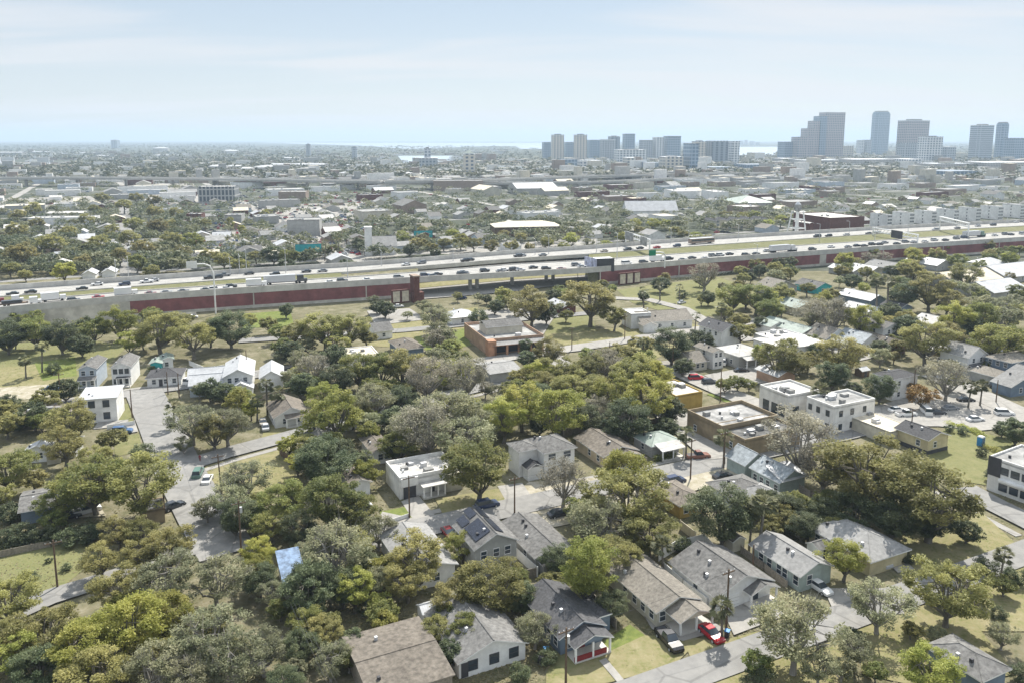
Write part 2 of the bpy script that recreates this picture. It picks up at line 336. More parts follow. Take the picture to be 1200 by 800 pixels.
def road(W, w, m='asphalt', walk=None, name='road'):
    for a, b in zip(W, W[1:]):
        n = int(np.linalg.norm(np.subtract(b, a)) / 4) + 1
        for k in range(n): q = np.array(a) + (np.array(b) - a) * k / n; ROADP.append((q[0], q[1], w / 2 + .8))
    ribbon(name, m, W, -w / 2, w / 2, level())
    if walk:
        for s, e in walk: 
            lo, hi = sorted((s, s + (1.6 if s > 0 else -1.6)))
            kerb('pavement', 'paving', W, lo, hi, 0.0, 0.12)
def line(p, before, after, d=None):
    c = G(*p); d = EU if d is None else d; return [c - d * before, c, c + d * after]
patch('lawn', 'lawn', [(-40, 640), (75, 622), (125, 640), (92, 672), (70, 690), (20, 722), (-60, 735)])
patch('lawn', 'lawn', [(-20, 408), (80, 395), (150, 405), (130, 425), (95, 452), (55, 450), (-20, 445)])
patch('lawn', 'dry_lawn', [(-20, 432), (75, 425), (78, 448), (-20, 470)])
patch('sand_lot', 'sand', [(-20, 455), (62, 450), (66, 464), (-20, 472)])
patch('lawn', 'bright_grass', [(40, 425), (88, 418), (90, 440), (50, 446)])
patch('lawn', 'lawn', [(138, 475), (150, 472), (157, 496), (140, 500)])
patch('lawn', 'lawn', [(132, 512), (163, 508), (167, 528), (135, 535)])
patch('lawn', 'dry_lawn', [(240, 545), (345, 522), (352, 548), (330, 575), (250, 580)])
patch('lawn', 'dry_lawn', [(310, 500), (352, 490), (362, 503), (305, 520)])
patch('lawn', 'bright_grass', [(285, 368), (340, 364), (345, 382), (285, 385)])
patch('lawn', 'dry_lawn', [(430, 375), (560, 360), (560, 395), (500, 410), (430, 405)])
patch('lawn', 'bright_grass', [(485, 395), (545, 385), (552, 405), (500, 412)])
patch('lawn', 'lawn', [(632, 375), (690, 368), (700, 388), (640, 396)])
patch('lawn', 'dry_lawn', [(640, 392), (800, 378), (832, 384), (800, 392), (660, 405)])
patch('lawn', 'dry_lawn', [(712, 408), (752, 400), (800, 405), (760, 425), (715, 420)])
patch('lawn', 'lawn', [(722, 340), (840, 325), (905, 345), (850, 370), (800, 372), (740, 355)])
patch('lawn', 'bright_grass', [(828, 462), (860, 455), (890, 470), (862, 476)])
patch('lawn', 'lawn', [(1080, 520), (1112, 500), (1190, 515), (1180, 545), (1165, 570), (1100, 560)])
patch('lawn', 'dry_lawn', [(1040, 620), (1150, 600), (1215, 660), (1215, 740), (1130, 740), (1060, 670)])
patch('lawn', 'dry_lawn', [(1000, 690), (1090, 700), (1150, 740), (1190, 790), (1100, 810), (1010, 790)])
patch('lawn', 'bright_grass', [(707, 752), (738, 732), (756, 745), (748, 768), (720, 775)])
patch('lawn', 'dry_lawn', [(640, 790), (700, 770), (755, 745), (790, 745), (812, 758), (790, 780), (715, 800), (640, 812)])
patch('lawn', 'dry_lawn', [(800, 745), (840, 752), (870, 745), (905, 735), (880, 770), (810, 775)])
patch('lawn', 'dry_lawn', [(835, 800), (880, 780), (1000, 745), (1000, 830), (840, 830)])
patch('lawn', 'lawn', [(640, 790), (655, 760), (690, 752), (706, 765), (660, 790)])
patch('lawn', 'dry_lawn', [(510, 585), (600, 570), (590, 600), (520, 605)])
patch('lawn', 'bright_grass', [(445, 600), (486, 592), (492, 612), (450, 620)])
patch('yard', 'sand', [(570, 600), (620, 565), (700, 560), (760, 562), (740, 600), (640, 620)])
patch('driveway', 'paving', [(470, 588), (490, 580), (512, 607), (490, 618)])
patch('driveway', 'paving', [(440, 615), (448, 600), (505, 612), (500, 625), (445, 635)])
patch('driveway', 'paving', [(583, 570), (612, 566), (628, 590), (600, 600)])
patch('driveway', 'paving', [(752, 718), (805, 712), (850, 738), (800, 752), (764, 738)])
patch('driveway', 'paving', [(845, 712), (905, 702), (920, 722), (860, 745)])
patch('garden_path', 'paving', [(702, 775), (710, 772), (731, 797), (723, 800)])
patch('driveway', 'paving', [(1030, 650), (1048, 645), (1072, 668), (1052, 672)])
patch('driveway', 'paving', [(965, 690), (1040, 690), (1060, 720), (980, 725)])
patch('driveway', 'paving', [(130, 500), (158, 494), (162, 506), (130, 512)])
patch('yard', 'sand', [(20, 590), (110, 585), (125, 605), (30, 612)])
patch('yard', 'paving', [(430, 365), (480, 362), (500, 375), (440, 382)])
patch('yard', 'paving', [(560, 365), (610, 360), (630, 372), (580, 380)])
patch('car_park', 'paving', [(1020, 478), (1085, 460), (1130, 455), (1200, 500), (1150, 505), (1100, 500), (1040, 500)])
patch('car_park', 'paving', [(825, 440), (905, 425), (930, 445), (850, 455)])
patch('yard', 'paving', [(960, 405), (1040, 395), (1045, 415), (1000, 425)])
patch('yard', 'sand', [(780, 560), (860, 545), (880, 556), (800, 580)])
# streets
AA = line((848, 776), 90, 150); road(AA, 5.6, walk=[(-4.2, 0)])
B1 = line((775, 556), 75, 60); road(B1, 7.0, walk=[(4.3, 0)])
C1 = [G(170, 462), G(188, 500), G(212, 555), G(240, 605), G(268, 650)]
road(C1, 9.5, 'asphalt')
road([G(40, 480), G(150, 462), G(225, 452), G(345, 433), G(450, 420)], 6.0, walk=[(4, 0)])
road([G(212, 548), G(262, 532), G(345, 510), G(450, 482), G(600, 445)], 6.5, walk=[(-4.2, 0)])
road([G(10, 722), G(60, 700), G(140, 675), G(235, 640)], 5.0)
road([G(1128, 572), G(1165, 592), G(1225, 622)], 6.5, walk=[(-5.4, 0)])
road([G(1095, 440), G(1130, 455), G(1180, 478), G(1260, 515)], 9.0, 'paving')
road([G(560, 425), G(620, 415), G(670, 409), G(817, 387), G(890, 376)], 7.5, 'paving')
road([G(640, 372), G(625, 395), G(660, 430)], 6.5, 'paving')
road([G(720, 350), G(760, 352), G(800, 362), G(840, 385), G(880, 400)], 6.0, 'paving')
road([G(770, 425), G(850, 460), G(905, 482)], 8.0, 'paving')
road([G(785, 485), G(815, 510), G(848, 538)], 9.0, 'paving')
road([G(700, 367), G(640, 372), G(470, 388), G(280, 400)], 6.0)
road([G(330, 290), G(370, 300), G(395, 315)], 9.0, 'paving')
road([G(200, 318), G(215, 308)], 5.0)
# street grid of the far city
def on_street(p):
    u, v = p[0] * EU[0] + p[1] * EU[1], p[0] * EV[0] + p[1] * EV[1]
    return min(u % 118, 118 - u % 118) < 6 or min(v % 92, 92 - v % 92) < 5
for k in range(-9, 14):
    c = EU * (k * 118.0); t0 = None
    for t in np.arange(250, 1500, 20.0):
        q = c + EV * t; px, py = PJ(q[0], q[1], 0) if q[1] > 60 else (0, 999)
        ok = q[1] > 380 and -60 < px < 1260 and py < np.interp(px, XS, F1) - 5
        if ok and t0 is None: t0 = t
        if t0 is not None and (not ok or t > 1470):
            if t - t0 > 60: ribbon('street', 'paving' if k % 2 else 'asphalt', [c + EV * t0, c + EV * t], -4.5, 4.5, .045)
            t0 = None
for k in range(2, 17):
    c = EV * (k * 92.0); t0 = None
    for t in np.arange(-900, 1500, 20.0):
        q = c + EU * t; px, py = PJ(q[0], q[1], 0) if q[1] > 60 else (0, 999)
        ok = q[1] > 380 and -60 < px < 1260 and 210 < py < np.interp(px, XS, F1) - 5
        if ok and t0 is None: t0 = t
        if t0 is not None and (not ok or t > 1470):
            if t - t0 > 60: ribbon('street', 'asphalt', [c + EU * t0, c + EU * t], -3.5, 3.5, .055)
            t0 = None
# far bay and channels
patch('water', 'water', [(-300, 190.5), (60, 190.8), (80, 193), (40, 196.5), (-300, 197)], .6)
patch('water', 'water', [(300, 167.3), (640, 167.6), (660, 171), (560, 172), (480, 175), (420, 171)], .8)
patch('water', 'water', [(466, 183), (530, 183), (528, 193), (505, 196), (475, 194)], .6)
patch('water', 'water', [(540, 199), (640, 200), (660, 202), (560, 203)], .6)
patch('water', 'water', [(600, 169.5), (650, 169.5), (650, 175), (610, 175)], .9)
patch('water', 'water', [(820, 172.5), (918, 172.5), (918, 182), (860, 182.5), (820, 179)], .9)
patch('water', 'water', [(-2600, 164.4), (3600, 164.4), (3600, 166.0), (900, 166.3), (500, 166.2), (-2600, 165.6)], .5)

# ------------------------------------------------------------------ raised motorway
DZ = 8.0
def gz(p, z=DZ): return G(p[0], p[1], z)
XN0, XN1, XF0, XF1 = ([gz((x, y)) for x, y in zip(XS, a)] for a in (N0, N1, F0, F1))
iA, iB = XS.index(490), XS.index(690)
def band(name, m, P, Q, z): 
    g = MB()
    for i in range(len(P) - 1): g.face([(*P[i], z), (*P[i + 1], z), (*Q[i + 1], z), (*Q[i], z)], m)
    return g.obj(name)
def shift(P, d):
    return strip_pts(P, d)
def wall_strip(g, P, d, z0, z1, m):
    A, B = P, shift(P, d)
    for i in range(len(P) - 1):
        b = [(*A[i], z0), (*A[i + 1], z0), (*B[i + 1], z0), (*B[i], z0)]
        g.hexa(b, [(x, y, z1) for x, y, _ in b], m)
# embankment bodies under each stretch that is not bridge
def body(P, Q, m='earth'):
    g = MB()
    for i in range(len(P) - 1):
        b = [(*P[i], -.5), (*P[i + 1], -.5), (*Q[i + 1], -.5), (*Q[i], -.5)]; g.hexa(b, [(x, y, DZ - .8) for x, y, _ in b], m)
    return g
nin = shift(XN0, 1.0)
structure(body(nin[:iA + 1], XF1[:iA + 1]).obj('embankment')); structure(body(nin[iB:], XF1[iB:]).obj('embankment'))
def deck(name, P, Q):
    g = MB()
    for i in range(len(P) - 1):
        b = [(*P[i], DZ - 1.5), (*P[i + 1], DZ - 1.5), (*Q[i + 1], DZ - 1.5), (*Q[i], DZ - 1.5)]; g.hexa(b, [(x, y, DZ) for x, y, _ in b], 'deck')
    return structure(g.obj(name))
deck('motorway_road', shift(XN0, .4), XN1); deck('motorway_road', XF0, shift(XF1, -.3))
for a, b in ((0, iA - 1), (iB, len(XS) - 1)):
    P, Q = shift(XN1[a:b + 1], .02), shift(XF0[a:b + 1], -.02); structure(band('median_grass', 'median', P, Q, DZ - .12))
structure(band('median_grass', 'dry_lawn', XN1[iA - 1:iB + 1], XF0[iA - 1:iB + 1], .5))
g = MB(); lo = []
def dashes(P, Q, t, g):
    for i in range(len(P) - 1):
        a = P[i] * (1 - t) + Q[i] * t; b = P[i + 1] * (1 - t) + Q[i + 1] * t; n = int(np.linalg.norm(b - a) / 12); d = (b - a) / np.linalg.norm(b - a); nn = np.array([-d[1], d[0]]) * .09
        for k in range(n):
            s = a + d * k * 12; e = s + d * 3.5; g.face([(*(s - nn), DZ + .012), (*(e - nn), DZ + .012), (*(e + nn), DZ + .012), (*(s + nn), DZ + .012)], 'trim')
for t in (.3, .5, .7): dashes(XN0, XN1, t, g)
for t in (.35, .65): dashes(XF0, XF1, t, g)
structure(g.obj('motorway_road_marking'))
def wear(P, Q, ts, hw):                                  # tyre-darkened wheel paths down each lane
    g = MB()
    for t in ts:
        C_ = [p * (1 - t) + q * t for p, q in zip(P, Q)]; A, B = strip_pts(C_, -hw), strip_pts(C_, hw)
        for i in range(len(C_) - 1): g.face([(*A[i], DZ + .006), (*A[i + 1], DZ + .006), (*B[i + 1], DZ + .006), (*B[i], DZ + .006)], 'deck_worn')
    structure(g.obj('motorway_wheel_path'))
wear(XN0, XN1, (.22, .4, .6, .8), .95); wear(XF0, XF1, (.2, .5, .8), .95)
M['barrier'] = mat('barrier', (.53, .515, .475), .9, .12, .15)
M['maroon'] = mat('maroon', (.225, .088, .085), .85, .18, .25)
M['panel_beige'] = mat('panel_beige', (.52, .495, .43), .9, .22, .2)
def barrier_thing(label, P, d, z0, z1, name='concrete_barrier'):
    g = MB(); wall_strip(g, P, d, z0, z1, 'barrier'); return tag(g.obj(name), label, 'barrier', 'concrete barriers along the motorway')
barrier_thing('long concrete parapet along the near edge of the motorway above the maroon panels', XN0, .4, DZ - 1.7, DZ + 1.0, 'parapet')
barrier_thing('low concrete barrier between the near carriageway and the median grass', XN1, .35, DZ - 1.6, DZ + .45)
barrier_thing('low concrete barrier along the median side of the far carriageway', shift(XF0, -.35), .35, DZ - 1.6, DZ + .3)
barrier_thing('tall concrete noise wall along the outer edge of the far carriageway', XF1, .4, -.2, DZ + 2.2, 'noise_wall')
def retaining(label, idx, col, x0=None, x1=None, posts=True):
    """vertical retaining wall under the parapet, with thin pale pilasters"""
    P = [XN0[i] for i in idx]
    if x0 is not None: P[0] = x0
    if x1 is not None: P[-1] = x1
    P = shift(P, .1)
    r = empty('retaining_wall', (0, 0, 0)); tag(r, label, 'wall', 'retaining walls of the motorway')
    g = MB(); wall_strip(g, P, .6, -.3, DZ - 1.7 - .003, col); g.obj('panel', r)
    if posts:
        L = 0.0; ds = [np.linalg.norm(P[i + 1] - P[i]) for i in range(len(P) - 1)]; tot = sum(ds); k = 0
        while L < tot:
            s = L; i = 0
            while s > ds[i]: s -= ds[i]; i += 1
            d = (P[i + 1] - P[i]) / ds[i]; q = P[i] + d * s; n = np.array([-d[1], d[0]]); big = (k % 5 == 3)
            w = 4.5 if big else .5
            c = [q + d * 0, q + d * w, q + d * w + n * .3, q + d * 0 + n * .3]; c = [p - n * .18 for p in c]
            MB().hexa([(*p, -.3) for p in c], [(*p, DZ - 1.8) for p in c], 'panel_beige').obj('pilaster', r); L += 47; k += 1
    g = MB(); wall_strip(g, shift(P, -.35), .33, -.3, 1.2, 'panel_beige'); g.obj('plinth', r)
    return r
q150 = gz((150, 348.5)); q505 = gz((487, 327.2)); q700 = gz((703, 315)); 
retaining('plain pale concrete retaining wall of the motorway beyond the dark tree row', [0, 1, 2], 'panel_beige', posts=False)
retaining('maroon panelled retaining wall of the motorway before the road bridge', [2, 3, 4, 5], 'maroon', x1=q505)
retaining('long maroon panelled retaining wall of the motorway beyond the billboard', [7, 8, 9, 10, 11, 12], 'maroon', x0=q700)
# brick end towers of the bridge and pale blind arches
def brick_tower(px, py, w, top, label):
    o = G(px, py); r = empty('brick_pylon', (*o, 0), math.radians(28)); tag(r, label, 'pylon')
    MB().box(-w / 2, w / 2, -2, 3, 0, top, 'brick').obj('shaft', r); MB().box(-w / 2 - .3, w / 2 + .3, -2.3, 3.3, top, top + .6, 'brick_pale').obj('capstone', r)
    MB().box(-w / 2 - .4, w / 2 + 2.4, -1.2, 2.4, 0, top - 7, 'brick').obj('buttress', r); return r
brick_tower(487, 354, 2.4, 11.2, 'square brick pylon at the near end of the motorway bridge')
for i, (px, py) in enumerate([(463, 355), (473.5, 354), (727, 333.5), (735.5, 332.5), (744, 331.5)]):
    o = G(px, py); r = empty('blind_panel', (*o, 0), math.radians(28))
    tag(r, ['pale blind panel in the brick wall first from the dark tree', 'pale blind panel next to the brick pylon', 'first pale blind panel beside the billboard', 'middle pale blind panel of three in the brick wall', 'pale blind panel furthest along from the billboard'][i].replace('furthest', 'last'), 'panel')
    MB().box(-1.5, 1.5, -2.0, -1.4, .6, 5.2, 'flat_cream').obj('panel', r); MB().box(-2.0, 2.0, -1.8, -.8, 0, 5.8, 'brick').obj('surround', r)
# bridge piers
for i, (px, py) in enumerate([(551, 340), (559, 339), (600, 335), (640, 330), (648, 329.5), (556, 322), (563, 321.5), (610, 317), (640, 314)]):
    o = G(px, py); r = empty('bridge_pier', (*o, 0), math.radians(28)); tag(r, 'round concrete pier in the gap beneath the motorway bridge', 'pier', 'concrete piers under the motorway bridge')
    MB().tube([(0, 0, 0), (0, 0, DZ - 1.7)], .9, 'concrete', 10).obj('column', r); MB().box(-1.2, 1.2, -2.5, 2.5, DZ - 2.3, DZ - 1.55, 'concrete').obj('pier_cap', r)
patch('underpass_road', 'paving', [(488, 352), (600, 343), (690, 330), (690, 318), (600, 318), (480, 322)])

# ------------------------------------------------------------------ distant raised roads
def flyover(label, pts, z, w, name='elevated_road'):
    W = [G(x, y, z) for x, y in pts]; r = empty(name, (0, 0, 0)); tag(r, label, 'flyover', 'distant elevated roads')
    g = MB(); wall_strip(g, shift(W, -w / 2), w, z - 2, z, 'deck'); g.obj('deck', r)
    for s in (-w / 2, w / 2 - .5):
        g = MB(); wall_strip(g, shift(W, s), .5, z + .01, z + 1.2, 'barrier'); g.obj('barrier', r)
    for i in range(len(W) - 1):
        L_ = np.linalg.norm(W[i + 1] - W[i]); n = max(1, int(L_ / 70))
        for k in range(n):
            p = W[i] + (W[i + 1] - W[i]) * (k + .5) / n; MB().box(p[0] - 1.5, p[0] + 1.5, p[1] - 1.5, p[1] + 1.5, 0, z - 2, 'concrete').obj('pier', r)
flyover('long pale elevated road crossing the far trees before the oil tanks', [(-120, 208.5), (0, 208.8), (120, 208.6), (230, 209.5), (330, 211), (450, 212.5)], 12, 26)
flyover('elevated road passing in front of the downtown condominium blocks', [(450, 213), (560, 211.5), (700, 206.5), (820, 203.5), (900, 203)], 12, 22)
flyover('lower elevated road running before the stadium of pale roofs', [(400, 214), (560, 215), (700, 213.5), (830, 208), (930, 205)], 8, 18)
flyover('curving white slip road below the stepped glass tower', [(880, 200), (905, 199.5), (930, 198), (943, 196), (936, 194.3), (915, 194)], 8, 16)

# ------------------------------------------------------------------ the air
hz = MB().box(-20500, 20500, -200, 26500, -1.5, 235, 'trim')
hm = bpy.data.materials.new('haze'); hm.use_nodes = True; t = hm.node_tree; t.nodes.clear()
ho = t.nodes.new('ShaderNodeOutputMaterial'); hv = t.nodes.new('ShaderNodeVolumePrincipled'); hv.inputs['Color'].default_value = (.66, .83, 1, 1); hv.inputs['Density'].default_value = 1.15e-4; hv.inputs['Anisotropy'].default_value = 0.1
t.links.new(hv.outputs[0], ho.inputs['Volume']); hz.mats = [hm]
HAZE = hz.obj('haze'); HAZE['kind'] = 'stuff'
# ------------------------------------------------------------------ houses
def add_window(r, x, y, z, w, h, face, near=True, dark=False):
    """face 'f' (front, looks along -y), 'l' (looks along -x), 'r', 'b'; (x, y) centre on the wall plane"""
    g = MB(); t = .07; o = .05
    fm = 'trim_dark' if dark else 'trim'
    def bx(g, a0, a1, z0, z1, d0, d1, m):
        if face == 'f': g.box(x + a0, x + a1, y - d1, y - d0, z0, z1, m)
        else: g.box(x - d1, x - d0, y + a0, y + a1, z0, z1, m)
    for a0, a1, z0, z1 in ((-w / 2 - t, -w / 2, z, z + h), (w / 2, w / 2 + t, z, z + h), (-w / 2 - t, w / 2 + t, z - .1, z), (-w / 2 - t, w / 2 + t, z + h, z + h + .1), (-w / 2, w / 2, z + h / 2 - .03, z + h / 2 + .03)):
        bx(g, a0, a1, z0, z1, -.02, o + .02, fm)
    f = g.obj('window', r); g = MB(); bx(g, -w / 2, w / 2, z, z + h, -.01, .03, 'glass'); g.obj('pane', f)
def roof_slab(g, pts, th, top, edge):
    """pts: sloped polygon seen anticlockwise from above; given a thickness downwards"""
    lo = [(x, y, z - th) for x, y, z in pts]; g.face(pts, top); g.face(lo[::-1], edge)
    for i in range(len(pts)): j = (i + 1) % len(pts); g.face([lo[i], lo[j], pts[j], pts[i]], edge)
def gable_roof(r, u0, u1, v0, v1, h, pitch, top, along='v', oh=.5, edge='trim', wall=None, name='roof', cap=True):
    g = MB(); th = .16
    if along == 'v':
        m = (u0 + u1) / 2; rise = pitch * (u1 - u0) / 2; e = pitch * oh; a, b = v0 - oh, v1 + oh
        roof_slab(g, [(u0 - oh, a, h - e), (m, a, h + rise), (m, b, h + rise), (u0 - oh, b, h - e)], th, top, edge)
        roof_slab(g, [(m, a, h + rise), (u1 + oh, a, h - e), (u1 + oh, b, h - e), (m, b, h + rise)], th, top, edge)
        if cap: g.tube([(m, a, h + rise), (m, b, h + rise)], .1, top, 5)
    else:
        m = (v0 + v1) / 2; rise = pitch * (v1 - v0) / 2; e = pitch * oh; a, b = u0 - oh, u1 + oh
        roof_slab(g, [(a, v0 - oh, h - e), (b, v0 - oh, h - e), (b, m, h + rise), (a, m, h + rise)], th, top, edge)
        roof_slab(g, [(a, m, h + rise), (b, m, h + rise), (b, v1 + oh, h - e), (a, v1 + oh, h - e)], th, top, edge)
        if cap: g.tube([(a, m, h + rise), (b, m, h + rise)], .1, top, 5)
    return g.obj(name, r)
def gable_walls(g, u0, u1, v0, v1, h, pitch, along, m):
    g.box(u0, u1, v0, v1, 0, h, m)
    if along == 'v':
        c = (u0 + u1) / 2; z = h + pitch * (u1 - u0) / 2 - .18
        for v, f in ((v0, 1), (v1, -1)): p = [(u0, v, h), (u1, v, h), (c, v, z)]; g.face(p if f > 0 else p[::-1], m)
    else:
        c = (v0 + v1) / 2; z = h + pitch * (v1 - v0) / 2 - .18
        for u, f in ((u0, -1), (u1, 1)): p = [(u, v0, h), (u, v1, h), (u, c, z)]; g.face(p if f > 0 else p[::-1], m)
def hip_roof(r, u0, u1, v0, v1, h, pitch, top, oh=.5, edge='trim', name='roof'):
    a, b, c, d = u0 - oh, u1 + oh, v0 - oh, v1 + oh; W, D = b - a, d - c; s = min(W, D) / 2; z0 = h - pitch * oh; z1 = z0 + pitch * s; g = MB()
    if W >= D: p, q = (a + s, (c + d) / 2, z1), (b - s, (c + d) / 2, z1)
    else: p, q = ((a + b) / 2, c + s, z1), ((a + b) / 2, d - s, z1)
    A, B, C, D_ = (a, c, z0), (b, c, z0), (b, d, z0), (a, d, z0)
    fs = ([A, B, q, p], [B, C, q], [C, D_, p, q], [D_, A, p]) if W >= D else ([A, B, p], [B, C, q, p], [C, D_, q], [D_, A, p, q])
    for f in fs: g.face(f, top)
    g.box(a, b, c, d, z0 - .2, z0 - .005, edge)
    for s_, e_ in ((A, p), (D_, p if W >= D else q), (B, q if W >= D else p), (C, q), (p, q)):
        if np.linalg.norm(np.array(s_) - np.array(e_)) > .1: g.tube([s_, e_], .07, top, 4)
    return g.obj(name, r)
def flat_roof(r, u0, u1, v0, v1, h, top, wall, par=.6, name='roof'):
    g = MB(); t = .25; g.face([(u0 + t, v0 + t, h), (u1 - t, v0 + t, h), (u1 - t, v1 - t, h), (u0 + t, v1 - t, h)], top); f = g.obj(name, r)
    g = MB()
    for b in ((u0, u1, v0, v0 + t), (u0, u1, v1 - t, v1), (u0, u0 + t, v0 + t, v1 - t), (u1 - t, u1, v0 + t, v1 - t)): g.box(*b, h - .3, h + par, wall)
    g.obj('parapet', r); return f
def frame_from(A, B, z, ang):
    a = math.radians(ang); eu = np.array([math.cos(a), math.sin(a)]); ev = np.array([-math.sin(a), math.cos(a)])
    return a, eu, ev
SPOTS = []
def house(name, label, short, A, B, Lv, h=3.0, roof='gv', pitch=.42, wall='wall_white', top='shingle_grey', edge='trim', ang=26, fw=(), lw=(), wh=1.3, ww=1.0, sill=.9, door=None, garage=None,
          porch=None, wings=(), oh=.5, floors=1, cat='house', par=.6, dark=False, chimney=None, vents=2, group=None, hide_front=False):
    """A: pixel of the near corner of the eave, B: pixel of the front eave's far end (or its length in m), Lv: depth in m or the pixel of the far end of the side eave"""
    a, eu, ev = frame_from(A, B, h, ang); p = G(*A, h)
    Lu = B if isinstance(B, (int, float)) else max(3.0, float(np.dot(G(*B, h) - p, eu)))
    Lv = Lv if isinstance(Lv, (int, float)) else max(3.0, float(np.dot(G(*Lv, h) - p, ev)))
    r = empty(name, (*p, 0), a); tag(r, label, cat, group)
    c = p + eu * Lu / 2 + ev * Lv / 2; SPOTS.append((c[0], c[1], max(Lu, Lv) / 2)); px, py = PJ(c[0], c[1], h / 2); landmark(px, py, short)
    g = MB(); along = {'gv': 'v', 'gu': 'u'}.get(roof)
    if along: gable_walls(g, 0, Lu, 0, Lv, h, pitch, along, wall)
    elif roof == 'shed':
        g.hexa([(0, 0, 0), (Lu, 0, 0), (Lu, Lv, 0), (0, Lv, 0)], [(0, 0, h), (Lu, 0, h), (Lu, Lv, h + pitch * Lv), (0, Lv, h + pitch * Lv)], wall)
    else: g.box(0, Lu, 0, Lv, 0, h - (.01 if roof == 'flat' else 0), wall)
    wo = g.obj('wall', r)
    if along: ro = gable_roof(r, 0, Lu, 0, Lv, h, pitch, top, along, oh, edge)
    elif roof == 'hip': ro = hip_roof(r, 0, Lu, 0, Lv, h, pitch, top, oh, edge)
    elif roof == 'shed':
        g = MB(); e = .35; roof_slab(g, [(-e, -e, h - pitch * e + .15), (Lu + e, -e, h - pitch * e + .15), (Lu + e, Lv + e, h + pitch * (Lv + e) + .15), (-e, Lv + e, h + pitch * (Lv + e) + .15)], .14, top, edge); ro = g.obj('roof', r)
    else: ro = flat_roof(r, 0, Lu, 0, Lv, h, top, wall, par)
    rng = random.Random(int(A[0] * 7 + A[1]))
    if roof == 'flat' and h > 2.9:
        for k in range(4): vx, vy = Lu * rng.uniform(.12, .8), Lv * rng.uniform(.15, .8); q = rng.uniform(.5, 1.0); MB().box(vx - q, vx + q, vy - q * .8, vy + q * .8, h + .01, h + rng.uniform(.5, 1.1), 'steel' if k % 2 else 'flat_grey').obj('air_unit', ro)
    for k in range(vents):
        vx, vy = Lu * rng.uniform(.12, .4), Lv * rng.uniform(.2, .85)
        z = h + (pitch * vx if roof == 'gv' else .1 if roof == 'flat' else pitch * min(vx, vy))
        MB().box(vx - .2, vx + .2, vy - .2, vy + .2, z - .1, z + .45, 'trim_dark' if k % 2 == 0 else 'steel').obj('roof_vent', ro)
    for q in wings:            # (u0, u1, v0, v1, h, roof, pitch, wall, top)
        u0, u1, v0, v1, hh, rf, pt, wl, tp = q; g = MB(); al = {'gv': 'v', 'gu': 'u'}.get(rf)
        if al: gable_walls(g, u0, u1, v0, v1, hh, pt, al, wl)
        else: g.box(u0, u1, v0, v1, 0, hh - .01, wl)
        if wl != 'none': g.obj('wing', r)
        if al: gable_roof(r, u0, u1, v0, v1, hh, pt, tp, al, .4, edge, name='wing_roof')
        elif rf == 'hip': hip_roof(r, u0, u1, v0, v1, hh, pt, tp, .4, edge, name='wing_roof')
        else: flat_roof(r, u0, u1, v0, v1, hh, tp, wl, .3, name='wing_roof')
    fh = h / floors
    for fl in range(floors):
        for x in fw: add_window(r, x * Lu, 0, fl * fh + sill, ww, wh, 'f', dark=dark)
        for y in lw: add_window(r, 0, y * Lv, fl * fh + sill, ww, wh, 'l', dark=dark)
    if door: MB().box(door[0] * Lu - .5, door[0] * Lu + .5, -.07, .03, .12, 2.2, door[1]).obj('door', r)
    if garage:
        g = MB(); x = garage * Lu; g.box(x - 1.4, x + 1.4, -.06, .03, .05, 2.3, 'trim')
        for k in range(1, 4): g.box(x - 1.35, x + 1.35, -.075, -.062, .05 + k * .56, .08 + k * .56, 'flat_grey')
        g.obj('garage_door', r)
    if chimney: x, y, z = chimney; MB().box(x * Lu - .4, x * Lu + .4, y * Lv - .4, y * Lv + .4, h - .5, z, 'brick').obj('chimney', r)
    if porch:                  # u0, u1, depth, height, kind, posts, top
        u0, u1, d, ph, kd, n, tp = porch; u0 *= Lu; u1 *= Lu
        MB().box(u0, u1, -d, -.05, 0, .35, 'concrete').obj('porch_floor', r)
        if kd == 'gable': 
            pr = gable_roof(r, u0, u1, -d, 0, ph, .38, tp, 'v', .25, edge, name='porch_roof')
            g = MB(); c = (u0 + u1) / 2; z = ph + .38 * (u1 - u0) / 2 - .2; g.face([(u0, -d, ph), (u1, -d, ph), (c, -d, z)], wall); g.obj('porch_gable', r)
        else:
            g = MB(); z = .7 if kd == 'shed' else .02; roof_slab(g, [(u0 - .2, -d - .2, ph), (u1 + .2, -d - .2, ph), (u1 + .2, -.1, ph + z), (u0 - .2, -.1, ph + z)], .15, tp, edge); g.obj('porch_roof', r)
        for k in range(n): x = u0 + .15 + (u1 - u0 - .3) * k / max(1, n - 1); MB().box(x - .13, x + .13, -d + .02, -d + .28, .36, ph - .12, 'trim').obj('porch_post', r)
    return r, Lu, Lv

H = house
# --- the block by the near street
r, lu, lv = H('bungalow', 'dark roofed slate blue bungalow with white columned porch and red door', 'the slate blue porch bungalow', (657, 744), (705, 728), 11, 3.1, pitch=.45, wall='wall_slate', top='shingle_dark', lw=(.12, .3, .55), door=(.5, 'door_red'), fw=(.25, .75), porch=(.12, .98, 2.6, 2.7, 'gable', 3, 'shingle_dark'))
MB().box(lu, lu + 2.6, 2, 6.5, 0, 2.8, 'wall_slate').obj('side_room', r); hip_roof(r, lu, lu + 2.6, 2, 6.5, 2.8, .3, 'shingle_dark', .25, name='side_roof')
MB().box(.8, lu - .8, -2.5, -2.35, .36, 1.1, 'door_red').obj('porch_rail', r)
H('bungalow', 'beige bungalow with grey roof and low gabled carport over dark pickup', 'the beige carport bungalow', (770, 713), (817, 699), 15.5, 3.0, pitch=.36, wall='wall_beige', top='shingle_tan', lw=(.08, .22, .36, .52), fw=(.14,), wh=1.5, porch=(.22, 1.06, 3.4, 2.5, 'gable', 3, 'shingle_tan'), oh=.6)
